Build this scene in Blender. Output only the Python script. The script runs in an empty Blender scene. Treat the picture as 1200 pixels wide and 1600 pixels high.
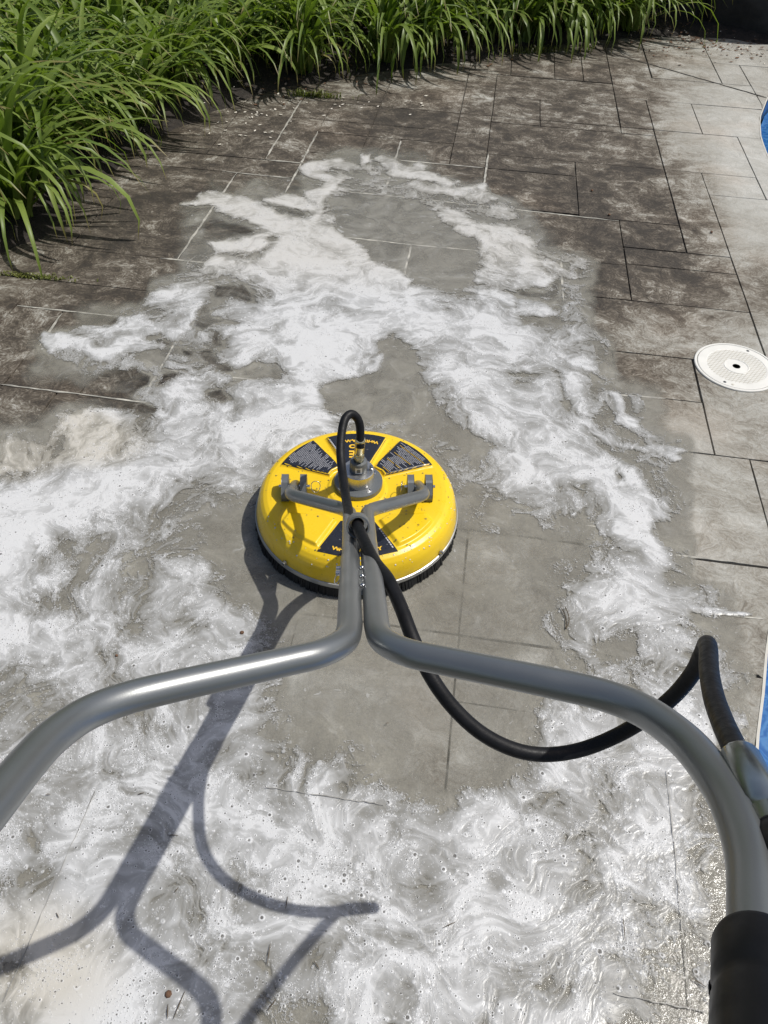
import bpy, math, random
import numpy as np
random.seed(7); rng = np.random.default_rng(7)
SC = bpy.context.scene
COL = SC.collection
# ------------------------------------------------------------------ camera
H = 1.45; PITCH = math.radians(46.12); ROLL = math.radians(2.613); FPX = 1200.0
_f = np.array([0, math.cos(PITCH), -math.sin(PITCH)]); _u = np.array([0, math.sin(PITCH), math.cos(PITCH)]); _x = np.array([1., 0, 0])
CX = math.cos(ROLL)*_x + math.sin(ROLL)*_u; CU = -math.sin(ROLL)*_x + math.cos(ROLL)*_u; CF = _f
CP = np.array([0, 0, H])
from mathutils import Matrix, Vector
cam = bpy.data.cameras.new('camera'); camo = bpy.data.objects.new('camera', cam); COL.objects.link(camo)
cam.sensor_fit = 'VERTICAL'; cam.sensor_height = 24.0; cam.sensor_width = 18.0; cam.lens = 24.0*FPX/1600
cam.clip_start = 0.02; cam.clip_end = 900
M = Matrix.Identity(4)
for i in range(3): M[i][0] = CX[i]; M[i][1] = CU[i]; M[i][2] = -CF[i]; M[i][3] = CP[i]
camo.matrix_world = M
SC.camera = camo
# ------------------------------------------------------------------ light
SUNV = np.array([0.575, 0.115, 1.0])        # towards the sun
el = math.atan2(1.0, math.hypot(SUNV[0], SUNV[1])); az = math.atan2(SUNV[0], SUNV[1])
w = bpy.data.worlds.new('World'); SC.world = w; w.use_nodes = True
wn = w.node_tree.nodes; wl = w.node_tree.links
bg = wn['Background']; sky = wn.new('ShaderNodeTexSky'); sky.sky_type = 'NISHITA'; sky.sun_disc = False
sky.sun_elevation = el; sky.sun_rotation = az; sky.air_density = 1.0; sky.dust_density = 3.0; sky.ozone_density = 0.4
wl.new(sky.outputs[0], bg.inputs[0]); bg.inputs[1].default_value = 0.085
sun = bpy.data.lights.new('sun', 'SUN'); suno = bpy.data.objects.new('sun', sun); COL.objects.link(suno)
sun.energy = 3.6; sun.angle = math.radians(0.6); sun.color = (1.0, 0.972, 0.92)
suno.rotation_euler = Vector(SUNV).to_track_quat('Z', 'Y').to_euler(); suno.location = (3, 1, 6)
SC.view_settings.view_transform = 'Standard'; SC.view_settings.look = 'None'
SC.view_settings.exposure = 0.0; SC.view_settings.gamma = 1.0; SC.view_settings.use_curve_mapping = False
SC.cycles.max_bounces = 8; SC.cycles.transparent_max_bounces = 12
SC.cycles.caustics_reflective = False; SC.cycles.caustics_refractive = False

# ------------------------------------------------------------------ projections (survey of the place)
def ray(px, py): return CF + CX*(px-600)/FPX - CU*(py-800)/FPX
def at(px, py, z=0.0):
    d = ray(px, py); return CP + d*(z-H)/d[2]
def dep(px, py, t): return CP + ray(px, py)*t
def prj(x, y, z=0.0):
    X = x; Y = y; Z = z-H
    wv = X*CF[0]+Y*CF[1]+Z*CF[2]; wv = np.maximum(wv, 0.05)
    return 600+FPX*(X*CX[0]+Y*CX[1]+Z*CX[2])/wv, 800-FPX*(X*CU[0]+Y*CU[1]+Z*CU[2])/wv
YAW = math.radians(6.327); cY, sY = math.cos(YAW), math.sin(YAW)
def uv2xy(u, v): return u*cY+v*sY, -u*sY+v*cY
def xy2uv(x, y): return x*cY-y*sY, x*sY+y*cY

# ------------------------------------------------------------------ materials
def new_mat(name):
    m = bpy.data.materials.new(name); m.use_nodes = True
    nt = m.node_tree; b = nt.nodes['Principled BSDF']; return m, nt, b
class N:
    """small node helper"""
    def __init__(s, nt): s.nt = nt
    def n(s, t, **k):
        o = s.nt.nodes.new(t)
        for a, b in k.items(): setattr(o, a, b)
        return o
    def put(s, sock, v):
        if isinstance(v, (int, float)): sock.default_value = v
        elif isinstance(v, (tuple, list)): sock.default_value = v if len(v) != 3 or sock.type != 'RGBA' else (*v, 1)
        else: s.nt.links.new(v, sock)
    def math(s, op, a, b=0.0, c=None, clamp=False):
        o = s.n('ShaderNodeMath', operation=op, use_clamp=clamp); s.put(o.inputs[0], a); s.put(o.inputs[1], b)
        if c is not None: s.put(o.inputs[2], c)
        return o.outputs[0]
    def vmath(s, op, a, b=(0, 0, 0), scale=None):
        o = s.n('ShaderNodeVectorMath', operation=op); s.put(o.inputs[0], a); s.put(o.inputs[1], b)
        if scale is not None: s.put(o.inputs[3], scale)
        return o.outputs[1] if op in ('DISTANCE', 'LENGTH') else o.outputs[0]
    def noise(s, vec, scale, detail=4, rough=0.55, dist=0.0, col=False):
        o = s.n('ShaderNodeTexNoise'); s.put(o.inputs['Vector'], vec); s.put(o.inputs['Scale'], scale)
        o.inputs['Detail'].default_value = detail; o.inputs['Roughness'].default_value = rough; o.inputs['Distortion'].default_value = dist
        return o.outputs['Color'] if col else o.outputs['Fac']
    def vor(s, vec, scale, feature='F1'):
        o = s.n('ShaderNodeTexVoronoi', feature=feature); s.put(o.inputs['Vector'], vec); s.put(o.inputs['Scale'], scale); return o
    def ss(s, x, a, b, lo=0.0, hi=1.0):
        o = s.n('ShaderNodeMapRange', interpolation_type='SMOOTHSTEP'); s.put(o.inputs[0], x)
        s.put(o.inputs[1], a); s.put(o.inputs[2], b); s.put(o.inputs[3], lo); s.put(o.inputs[4], hi); return o.outputs[0]
    def lin(s, x, a, b, lo=0.0, hi=1.0):
        o = s.n('ShaderNodeMapRange'); s.put(o.inputs[0], x)
        s.put(o.inputs[1], a); s.put(o.inputs[2], b); s.put(o.inputs[3], lo); s.put(o.inputs[4], hi); return o.outputs[0]
    def mix(s, f, a, b, typ='MIX'):
        o = s.n('ShaderNodeMix', data_type='RGBA', blend_type=typ); s.put(o.inputs[0], f); s.put(o.inputs[6], a); s.put(o.inputs[7], b); return o.outputs[2]
    def ramp(s, x, pts):
        o = s.n('ShaderNodeValToRGB'); s.put(o.inputs[0], x); r = o.color_ramp
        while len(r.elements) < len(pts): r.elements.new(0.5)
        for e, (p, c) in zip(r.elements, pts): e.position = p; e.color = (*c, 1)
        return o.outputs[0]
    def bump(s, h, strength=1.0, dist=0.002, normal=None):
        o = s.n('ShaderNodeBump'); o.inputs['Strength'].default_value = strength; o.inputs['Distance'].default_value = dist
        s.put(o.inputs['Height'], h)
        if normal is not None: s.put(o.inputs['Normal'], normal)
        return o.outputs[0]
    def attr(s, name):
        o = s.n('ShaderNodeAttribute', attribute_name=name); return o
    def geo(s): return s.n('ShaderNodeNewGeometry').outputs['Position']

def paint(name, col, rough=0.4, metal=0.0, spec=0.5, noise=0.06, nscale=30, bump=0.0, bscale=200, coat=0.0):
    m, nt, b = new_mat(name); h = N(nt); p = h.n('ShaderNodeTexCoord').outputs['Object']
    n1 = h.noise(p, nscale, 5)
    c = h.mix(h.lin(n1, 0.3, 0.7), tuple(x*(1-noise) for x in col), tuple(min(1, x*(1+noise)) for x in col))
    h.put(b.inputs['Base Color'], c); b.inputs['Metallic'].default_value = metal
    h.put(b.inputs['Roughness'], h.lin(h.noise(p, nscale*2.3, 4), 0.3, 0.7, rough*0.8, min(1, rough*1.2)))
    b.inputs['Specular IOR Level'].default_value = spec; b.inputs['Coat Weight'].default_value = coat
    if bump: h.put(b.inputs['Normal'], h.bump(h.noise(p, bscale, 3), 0.6, bump))
    return m

def concrete_mat():
    m, nt, b = new_mat('stamped_concrete'); h = N(nt); P = h.geo()
    uvp = h.n('ShaderNodeVectorRotate', rotation_type='Z_AXIS'); h.put(uvp.inputs['Vector'], P); uvp.inputs['Angle'].default_value = YAW
    U = uvp.outputs[0]
    dirt = h.attr('dirt').outputs['Fac']; wet = h.attr('wet').outputs['Fac']
    info = h.n('ShaderNodeObjectInfo').outputs['Random']
    warp = h.noise(P, 2.2, 4, 0.6, col=True)
    Pw = h.vmath('ADD', P, h.vmath('SCALE', h.vmath('SUBTRACT', warp, (.5, .5, .5)), scale=0.6))
    st = h.vmath('MULTIPLY', h.vmath('ADD', U, h.vmath('SCALE', h.vmath('SUBTRACT', warp, (.5, .5, .5)), scale=0.25)), (1.0, 1.45, 1))
    n_big = h.noise(Pw, 5.0, 8, 0.66); n_mid = h.noise(st, 13, 9, 0.72, 0.3); n_fine = h.noise(Pw, 95, 6, 0.72)
    grit = h.noise(P, 420, 3, 0.7)
    # mildew pattern
    a = h.math('ADD', h.math('MULTIPLY', h.math('SUBTRACT', n_big, 0.5), 1.9), h.math('MULTIPLY', h.math('SUBTRACT', n_mid, 0.5), 1.6))
    a = h.math('ADD', a, h.math('MULTIPLY', h.math('SUBTRACT', n_fine, 0.5), 1.7))
    a = h.math('ADD', a, h.lin(info, 0, 1, -0.06, 0.06))
    amp = h.lin(dirt, 0.25, 0.65, 0.26, .95)
    d = h.math('ADD', h.math('MULTIPLY', a, amp), dirt, clamp=True)
    col = h.ramp(d, [(0.0, (.50, .495, .46)), (0.16, (.40, .392, .355)), (0.36, (.272, .256, .218)), (0.53, (.150, .130, .101)), (0.70, (.080, .065, .048)), (1.0, (.034, .028, .021))])
    g = h.lin(grit, 0.25, 0.75, 0.72, 1.28)
    colg = h.mix(1.0, col, h.n('ShaderNodeCombineColor').outputs[0], 'MIX')
    vm = h.vmath('SCALE', col, scale=g)
    # brown rust tint patches
    br = h.ss(h.noise(P, 1.7, 3), 0.5, 0.7)
    vm = h.mix(h.math('MULTIPLY', br, 0.5), vm, h.vmath('MULTIPLY', vm, (1.05, .95, .88)))
    wetn = h.math('ADD', wet, h.math('MULTIPLY', h.math('SUBTRACT', n_mid, .5), .8))
    wf = h.ss(wetn, .35, .6)
    vm = h.mix(wf, vm, h.vmath('SCALE', vm, scale=0.66))
    h.put(b.inputs['Base Color'], vm)
    h.put(b.inputs['Roughness'], h.math('SUBTRACT', h.lin(n_fine, .3, .7, .62, .85), h.math('MULTIPLY', wf, .42)))
    b.inputs['Specular IOR Level'].default_value = .45
    ridges = h.n('ShaderNodeTexWave', wave_type='BANDS', bands_direction='DIAGONAL'); h.put(ridges.inputs['Vector'], Pw)
    ridges.inputs['Scale'].default_value = 3.0; ridges.inputs['Distortion'].default_value = 9; ridges.inputs['Detail'].default_value = 4; ridges.inputs['Detail Scale'].default_value = 1.6
    n_st = h.noise(st, 8, 7, .62)
    hh = h.math('ADD', h.math('MULTIPLY', n_st, 1.6), h.math('MULTIPLY', ridges.outputs['Fac'], .22))
    hh = h.math('ADD', hh, h.math('MULTIPLY', n_fine, .30)); hh = h.math('ADD', hh, h.math('MULTIPLY', grit, .10))
    h.put(b.inputs['Normal'], h.bump(hh, 1.0, 0.0055))
    return m

def foam_nodes(h, P, L):
    """foam density from the survey level plus marbling"""
    w1 = h.noise(P, 3.0, 3, .5, col=True); w1 = h.vmath('SUBTRACT', w1, (.5, .5, .5))
    P1 = h.vmath('ADD', P, h.vmath('SCALE', w1, scale=.30))
    w2 = h.noise(P1, 8.0, 3, .5, col=True); w2 = h.vmath('SUBTRACT', w2, (.5, .5, .5))
    P2 = h.vmath('ADD', P1, h.vmath('SCALE', w2, scale=.13))
    w3 = h.noise(P2, 26.0, 2, .5, col=True); w3 = h.vmath('SUBTRACT', w3, (.5, .5, .5))
    P3 = h.vmath('ADD', P2, h.vmath('SCALE', w3, scale=.014))
    # the wash water was dragged in arcs round the machine: marbling stretched along those arcs
    sep = h.n('ShaderNodeSeparateXYZ'); h.put(sep.inputs[0], h.vmath('SUBTRACT', h.vmath('ADD', P, h.vmath('SCALE', w1, scale=.55)), (-.02, 1.15, 0)))
    rad = h.math('SQRT', h.math('ADD', h.math('MULTIPLY', sep.outputs[0], sep.outputs[0]), h.math('MULTIPLY', sep.outputs[1], sep.outputs[1])))
    cmb = h.n('ShaderNodeCombineXYZ'); h.put(cmb.inputs[0], h.math('MULTIPLY', h.math('DIVIDE', sep.outputs[0], rad), 2.6)); h.put(cmb.inputs[1], h.math('MULTIPLY', h.math('DIVIDE', sep.outputs[1], rad), 2.6)); h.put(cmb.inputs[2], h.math('MULTIPLY', rad, 12.0))
    FV = h.vmath('ADD', cmb.outputs[0], h.vmath('SCALE', w2, scale=1.5))
    flow = h.noise(FV, .95, 5, .53)
    marb = h.math('ADD', h.math('MULTIPLY', h.noise(P3, 6.5, 5, .5), .45), h.math('MULTIPLY', flow, .62)); marb = h.math('SUBTRACT', marb, .035)
    # thin marbled filaments: ridges of a second noise
    r = h.noise(P3, 10.0, 3, .5); fil = h.math('SUBTRACT', 1.0, h.math('MULTIPLY', h.math('ABSOLUTE', h.math('SUBTRACT', r, .5)), 11.0), clamp=True)
    r3 = h.noise(h.vmath('ADD', FV, (7, 3, 1)), 1.7, 3, .5); fil3 = h.math('SUBTRACT', 1.0, h.math('MULTIPLY', h.math('ABSOLUTE', h.math('SUBTRACT', r3, .5)), 12.0), clamp=True)
    fil = h.math('ADD', h.math('MULTIPLY', fil, .5), h.math('MULTIPLY', fil3, .8))
    return P1, P2, P3, marb, fil

def foam_mat():
    m, nt, b = new_mat('soap_foam'); h = N(nt); P = h.geo()
    L = h.attr('level').outputs['Fac']; cream = h.attr('cream').outputs['Fac']
    P1, P2, P3, marb, fil = foam_nodes(h, P, L)
    mid = h.math('MULTIPLY', L, h.math('SUBTRACT', 1.0, L))        # strongest marbling at middle levels
    amp = h.math('MULTIPLY_ADD', mid, 3.1, .42)
    D = h.math('ADD', L, h.math('MULTIPLY', h.math('SUBTRACT', marb, .5), h.math('MULTIPLY', amp, 1.9)))
    D = h.math('ADD', D, h.math('MULTIPLY', h.math('MULTIPLY', fil, mid), .75))
    r2 = h.noise(P3, 24.0, 3, .5); fil2 = h.math('SUBTRACT', 1.0, h.math('MULTIPLY', h.math('ABSOLUTE', h.math('SUBTRACT', r2, .5)), 13.0), clamp=True)
    D = h.math('ADD', D, h.math('MULTIPLY', h.math('SUBTRACT', fil2, .3), .10))
    crisp = h.noise(P3, 16, 5, .6)
    D = h.math('ADD', D, h.math('MULTIPLY', h.math('SUBTRACT', h.ss(crisp, .40, .60), .5), .11))
    fine = h.noise(P3, 120, 4, .7)
    D = h.math('ADD', D, h.math('MULTIPLY', h.math('SUBTRACT', fine, .5), .08))
    # bubbles
    clus = h.ss(h.noise(P2, 13, 4, .65), .47, .62)
    dark = None; ringl = None
    for vs_c, rmax, keep in ((95, .34, .12), (190, .36, .34), (400, .38, .5)):
        v = h.vor(P, vs_c); rnd = h.n('ShaderNodeSeparateColor'); nt.links.new(v.outputs['Color'], rnd.inputs[0])
        kp = h.math('LESS_THAN', rnd.outputs[0], h.math('MULTIPLY', h.math('ADD', clus, .14), keep))
        rad = h.lin(rnd.outputs[1], 0, 1, rmax*.35, rmax)
        q = h.math('DIVIDE', v.outputs['Distance'], rad)
        inn = h.math('MULTIPLY', h.ss(q, .75, 1.0, 1, 0), kp)
        hi = h.math('MULTIPLY', h.ss(q, .0, .45, 1, 0), kp)
        dk = h.math('SUBTRACT', inn, h.math('MULTIPLY', hi, .45))
        rg = h.math('MULTIPLY', h.math('MULTIPLY', h.ss(q, 1.0, 1.2), h.ss(q, 1.3, 2.6, .8, 0)), kp)
        dark = dk if dark is None else h.math('MAXIMUM', dark, dk)
        ringl = rg if ringl is None else h.math('MAXIMUM', ringl, rg)
    D2 = h.math('ADD', h.math('ADD', D, h.math('MULTIPLY', ringl, .25)), h.math('MULTIPLY', clus, .10))
    alpha = h.ss(D2, .33, .47)
    alpha = h.math('MULTIPLY', alpha, h.lin(D2, .4, .8, .72, 1.0))
    col = h.ramp(D2, [(0.36, (.250, .243, .215)), (0.52, (.300, .296, .276)), (0.72, (.370, .370, .360)), (0.88, (.465, .467, .462)), (1.02, (.60, .603, .60))])
    crm = h.ramp(D2, [(0.38, (.28, .262, .22)), (0.6, (.38, .36, .31)), (0.92, (.53, .505, .45))])
    col = h.mix(cream, col, crm)
    col = h.mix(h.math('MULTIPLY', ringl, .55), col, (.66, .665, .67))
    col = h.mix(h.math('MULTIPLY', dark, .86), col, (.10, .095, .085))
    # black pepper specks of dirt
    v = h.vor(P, 60); rr = h.n('ShaderNodeSeparateColor'); nt.links.new(v.outputs['Color'], rr.inputs[0])
    speck = h.math('MULTIPLY', h.math('LESS_THAN', rr.outputs[0], .05), h.ss(v.outputs['Distance'], .05, .13, 1, 0))
    col = h.mix(h.math('MULTIPLY', speck, .8), col, (.06, .055, .045))
    h.put(b.inputs['Base Color'], col); b.inputs['Roughness'].default_value = .30
    b.inputs['Specular IOR Level'].default_value = .35
    hh = h.math('ADD', h.math('MULTIPLY', h.ss(D2, .3, 1.1), 1.0), h.math('MULTIPLY', ringl, .22))
    hh = h.math('ADD', hh, h.math('MULTIPLY', h.noise(P3, 45, 5, .65), .28)); hh = h.math('SUBTRACT', hh, h.math('MULTIPLY', dark, .3))
    h.put(b.inputs['Normal'], h.bump(hh, .45, .0035))
    h.put(b.inputs['Alpha'], alpha)
    return m

def film_mat():
    m, nt, b = new_mat('murky_water'); h = N(nt); P = h.geo()
    L = h.attr('film').outputs['Fac']
    P1, P2, P3, marb, fil = foam_nodes(h, P, L)
    n = h.noise(P3, 5, 6, .6)
    D = h.math('ADD', L, h.math('MULTIPLY', h.math('SUBTRACT', n, .5), .55))
    a = h.math('MULTIPLY', h.ss(D, .22, .48), h.lin(h.noise(P3, 9, 6, .65), .38, .66, .50, .93))
    fl_n = h.noise(P2, 42, 4, .62); fleck = h.math('MULTIPLY', h.ss(fl_n, .625, .67), h.ss(h.noise(P2, 4.5, 3), .45, .6))
    a = h.math('MAXIMUM', a, h.math('MULTIPLY', fleck, h.math('MULTIPLY', h.ss(D, .22, .4), .85)))
    wisps = h.ss(h.noise(P3, 17, 6, .6), .5, .78)
    mot = h.lin(h.noise(P1, 7, 7, .68), .3, .7, .80, 1.18); gr = h.lin(h.noise(P, 330, 3, .7), .3, .7, .86, 1.14)
    col = h.mix(wisps, (.275, .262, .220), (.37, .36, .322)); col = h.vmath('SCALE', col, scale=h.math('MULTIPLY', mot, gr)); col = h.mix(fleck, col, (.44, .435, .41))
    h.put(b.inputs['Base Color'], col); b.inputs['Roughness'].default_value = .12
    b.inputs['Specular IOR Level'].default_value = .5
    h.put(b.inputs['Normal'], h.bump(h.math('ADD', h.noise(P, 60, 4, .6), h.math('MULTIPLY', h.noise(P, 260, 3, .7), .35)), .6, .0025))
    h.put(b.inputs['Alpha'], a)
    return m

M_slab = concrete_mat(); M_foam = foam_mat(); M_film = film_mat()
M_joint = paint('joint_mortar', (.105, .094, .076), .9, noise=.4, nscale=20, bump=.002)
M_crack = paint('control_cut', (.03, .027, .022), .9)
M_grey = paint('grey_powder_coat', (.27, .28, .28), .35, metal=.75, spec=.5, noise=.03, nscale=5, bump=.0001, bscale=500)
M_greyflat = paint('grey_painted_steel', (.15, .16, .165), .42, metal=.25, spec=.5, noise=.08, bump=.0001, bscale=700)
M_alu = paint('machined_aluminium', (.50, .50, .49), .30, metal=.9, noise=.08)
M_brass = paint('yellow_zinc', (.58, .55, .38), .24, metal=.95, noise=.12, nscale=60)
M_steel = paint('bright_steel', (.60, .60, .60), .2, metal=1.0)
M_rubber = paint('black_rubber_hose', (.009, .009, .010), .50, spec=.22, noise=.3, nscale=60, bump=.0004, bscale=420)
M_blackpl = paint('black_plastic', (.006, .006, .007), .45, spec=.22, noise=.2)
M_bristle = paint('black_bristles', (.012, .012, .012), .6, noise=.5, nscale=120)
M_trim = paint('trim_band', (.42, .42, .40), .35, metal=.5)
M_decal = paint('black_decal', (.016, .018, .026), .30, spec=.5, noise=.15, coat=.2)
M_print = paint('white_print', (.50, .50, .53), .5)
M_yprint = paint('yellow_print', (.85, .52, .04), .4)
M_sticker = paint('white_sticker', (.7, .7, .68), .5)
M_white = paint('white_plastic', (.74, .73, .68), .42, noise=.05, nscale=12, bump=.0004, bscale=160)
M_whited = paint('grimy_white_plastic', (.60, .575, .50), .5, noise=.1, nscale=30)
M_hole = paint('dark_hole', (.01, .01, .01), .9)
M_zinc = paint('dull_zinc_crimp', (.34, .36, .36), .22, metal=.9, noise=.2, nscale=25)
M_moss = paint('moss', (.10, .12, .04), .9, noise=.4, nscale=80)
M_soil = paint('mulch_soil', (.022, .017, .013), .95, noise=.5, nscale=40, bump=.01, bscale=60)
M_rock = paint('dark_boulder', (.030, .028, .026), .9, noise=.4, nscale=6, bump=.02, bscale=7)
M_twig = paint('twig_bark', (.10, .075, .045), .8)
M_petal = paint('dry_petals', (.62, .58, .50), .7)
M_debris = paint('brown_litter', (.13, .07, .04), .9, noise=.5, nscale=50)
M_ground = paint('lawn_soil', (.05, .06, .03), .95, noise=.4, nscale=2)
M_coping = paint('pool_edge_grout', (.30, .29, .26), .8, noise=.2, nscale=30, bump=.001)

def yellow_mat():
    m, nt, b = new_mat('yellow_moulded_plastic'); h = N(nt); p = h.n('ShaderNodeTexCoord').outputs['Object']
    c = h.mix(h.lin(h.noise(p, 7, 4), .3, .7), (.80, .52, .010), (.86, .58, .016))
    v = h.vor(p, 85); r = h.n('ShaderNodeSeparateColor'); nt.links.new(v.outputs['Color'], r.inputs[0])
    sp = h.math('MULTIPLY', h.math('LESS_THAN', r.outputs[0], .07), h.ss(v.outputs['Distance'], .06, .22, 1, 0))
    sm = h.ss(h.noise(p, 22, 6, .7), .60, .75)
    c = h.mix(h.math('MULTIPLY', sp, .45), c, (.35, .22, .02)); c = h.mix(h.math('MULTIPLY', sm, .22), c, (.45, .30, .03))
    sz = h.n('ShaderNodeSeparateXYZ'); h.put(sz.inputs[0], p)
    gr = h.math('MULTIPLY', h.ss(h.math('ADD', sz.outputs[2], h.math('MULTIPLY', h.noise(p, 25, 5), .03)), .045, .075, 1, 0), h.ss(h.noise(p, 40, 5, .7), .35, .6))
    c = h.mix(h.math('MULTIPLY', gr, .38), c, (.30, .24, .12))
    sc3 = h.ss(h.noise(h.vmath('MULTIPLY', p, (1, 9, 1)), 26, 4, .7), .66, .72); c = h.mix(h.math('MULTIPLY', sc3, .25), c, (.62, .50, .16))
    h.put(b.inputs['Base Color'], c); b.inputs['Roughness'].default_value = .30
    h.put(b.inputs['Roughness'], h.lin(h.noise(p, 30, 5), .3, .7, .22, .42))
    b.inputs['Coat Weight'].default_value = .15
    h.put(b.inputs['Normal'], h.bump(h.noise(p, 55, 4), .25, .0012))
    return m
M_yellow = yellow_mat()

def water_mat():
    m, nt, b = new_mat('pool_water'); h = N(nt); P = h.geo()
    P1 = h.vmath('ADD', P, h.vmath('SCALE', h.vmath('SUBTRACT', h.noise(P, 9, 3, .5, col=True), (.5, .5, .5)), scale=.16))
    e = h.vor(P1, 13, 'DISTANCE_TO_EDGE').outputs['Distance']
    e2 = h.vor(P1, 31, 'DISTANCE_TO_EDGE').outputs['Distance']
    ln = h.math('MAXIMUM', h.ss(e, .0, .10, 1, 0), h.math('MULTIPLY', h.ss(e2, 0, .12, 1, 0), .6))  # caustic light lines, painted into the water colour
    c = h.mix(h.noise(P1, 18, 5), (.012, .075, .24), (.03, .15, .40))
    c = h.mix(h.math('MULTIPLY', ln, .42), c, (.14, .34, .58))
    h.put(b.inputs['Base Color'], c); b.inputs['Roughness'].default_value = .06
    h.put(b.inputs['Normal'], h.bump(h.noise(P1, 16, 3), .35, .008))
    return m
M_pool = water_mat()
M_liner = paint('blue_liner', (.03, .12, .33), .4, noise=.2, nscale=40)

def leaf_mat(name, c1, c2):
    m, nt, b = new_mat(name); h = N(nt); p = h.n('ShaderNodeTexCoord').outputs['UV']; P = h.geo()
    info = h.n('ShaderNodeObjectInfo').outputs['Random']
    f = h.math('ADD', h.math('MULTIPLY', h.noise(P, 5, 3), .8), h.math('MULTIPLY', info, .35))
    c = h.mix(h.lin(f, .3, .9), c1, c2)
    st = h.noise(h.vmath('MULTIPLY', p, (42, 1.2, 1)), 1.0, 2)
    c = h.vmath('SCALE', c, scale=h.lin(st, .3, .7, .82, 1.15))
    tv = h.n('ShaderNodeSeparateXYZ'); h.put(tv.inputs[0], p)
    c = h.mix(h.math('MULTIPLY', h.ss(h.math('ADD', tv.outputs[1], h.math('MULTIPLY', h.noise(P, 3, 2), .16)), .97, 1.06), .8), c, (.23, .17, .07))
    h.put(b.inputs['Base Color'], c); b.inputs['Roughness'].default_value = .42; b.inputs['Specular IOR Level'].default_value = .36
    tr = h.n('ShaderNodeBsdfTranslucent'); h.put(tr.inputs['Color'], h.vmath('MULTIPLY', c, (1.25, 1.45, .55)))
    mx = h.n('ShaderNodeMixShader'); mx.inputs[0].default_value = .30
    nt.links.new(b.outputs[0], mx.inputs[1]); nt.links.new(tr.outputs[0], mx.inputs[2])
    nt.links.new(mx.outputs[0], nt.nodes['Material Output'].inputs[0]); return m
M_leaf = leaf_mat('daylily_leaf', (.105, .165, .028), (.25, .32, .070))
M_dryleaf = leaf_mat('yellowing_leaf', (.24, .22, .07), (.34, .30, .11))
M_yew = leaf_mat('dark_conifer_leaf', (.015, .03, .012), (.03, .05, .02))

# ------------------------------------------------------------------ mesh helpers
def tag(o, label=None, cat=None, group=None, kind=None):
    if label: o['label'] = label
    if cat: o['category'] = cat
    if group: o['group'] = group
    if kind: o['kind'] = kind
    return o
def link(name, me, mat=None, parent=None, smooth=False):
    if mat is not None and not me.materials: me.materials.append(mat)
    if smooth: me.polygons.foreach_set('use_smooth', [True]*len(me.polygons))
    o = bpy.data.objects.new(name, me); COL.objects.link(o)
    if parent: o.parent = parent
    return o
class MB:
    def __init__(s): s.v = []; s.f = []
    def add(s, vs, fs):
        k = len(s.v); s.v += [tuple(map(float, p)) for p in vs]; s.f += [tuple(i+k for i in f) for f in fs]; return s
    def box(s, c, d, ax=None):
        c = np.array(c, float); A = np.eye(3) if ax is None else np.array(ax, float)
        vs = [c + A[0]*sx*d[0]/2 + A[1]*sy*d[1]/2 + A[2]*sz*d[2]/2 for sx in (-1, 1) for sy in (-1, 1) for sz in (-1, 1)]
        return s.add(vs, [(0, 1, 3, 2), (4, 6, 7, 5), (0, 4, 5, 1), (2, 3, 7, 6), (0, 2, 6, 4), (1, 5, 7, 3)])
    def lathe(s, prof, c=(0, 0, 0), n=48, ax=None, cap=True):
        """prof: list of (r, z) revolved around ax[2]"""
        c = np.array(c, float); A = np.eye(3) if ax is None else np.array(ax, float)
        vs = []; fs = []
        for r, z in prof:
            for i in range(n):
                t = 2*math.pi*i/n; vs.append(c + A[0]*r*math.cos(t) + A[1]*r*math.sin(t) + A[2]*z)
        m = len(prof)
        for j in range(m-1):
            for i in range(n):
                a = j*n+i; b = j*n+(i+1) % n; fs.append((a, b, b+n, a+n))
        if cap:
            if prof[0][0] > 1e-6: fs.append(tuple(range(n-1, -1, -1)))
            if prof[-1][0] > 1e-6: fs.append(tuple((m-1)*n+i for i in range(n)))
        return s.add(vs, fs)
    def tube(s, pts, r, n=20, cap=True):
        P = np.array(pts, float); k = len(P); R = np.full(k, r) if np.isscalar(r) else np.array(r)
        T = np.gradient(P, axis=0); T /= np.linalg.norm(T, axis=1)[:, None]
        up = np.array([0, 0, 1.]);
        if abs(T[0] @ up) > .9: up = np.array([1., 0, 0])
        a = np.cross(T[0], up); a /= np.linalg.norm(a); vs = []
        for i in range(k):
            a = a - T[i]*(a @ T[i]); a /= np.linalg.norm(a); b = np.cross(T[i], a)
            for j in range(n):
                t = 2*math.pi*j/n; vs.append(P[i]+R[i]*(a*math.cos(t)+b*math.sin(t)))
        fs = [(i*n+j, i*n+(j+1) % n, (i+1)*n+(j+1) % n, (i+1)*n+j) for i in range(k-1) for j in range(n)]
        if cap: fs += [tuple(range(n-1, -1, -1)), tuple((k-1)*n+j for j in range(n))]
        return s.add(vs, fs)
    def mesh(s, name):
        me = bpy.data.meshes.new(name); me.from_pydata(s.v, [], s.f); me.update(); return me
    def build(s, name, mat, parent=None, smooth=False, auto=None):
        me = s.mesh(name); o = link(name, me, mat, parent, smooth)
        if auto is not None:
            me.polygons.foreach_set('use_smooth', [True]*len(me.polygons))
            me.set_sharp_from_angle(angle=math.radians(auto))
        return o
def spline(pts, n=12):
    P = np.array(pts, float); P = np.vstack([2*P[0]-P[1], P, 2*P[-1]-P[-2]]); out = []
    for i in range(1, len(P)-2):
        for k in range(n):
            t = k/n; out.append(.5*((2*P[i])+(-P[i-1]+P[i+1])*t+(2*P[i-1]-5*P[i]+4*P[i+1]-P[i+2])*t*t+(-P[i-1]+3*P[i]-3*P[i+1]+P[i+2])*t**3))
    out.append(P[-2]); return np.array(out)
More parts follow.
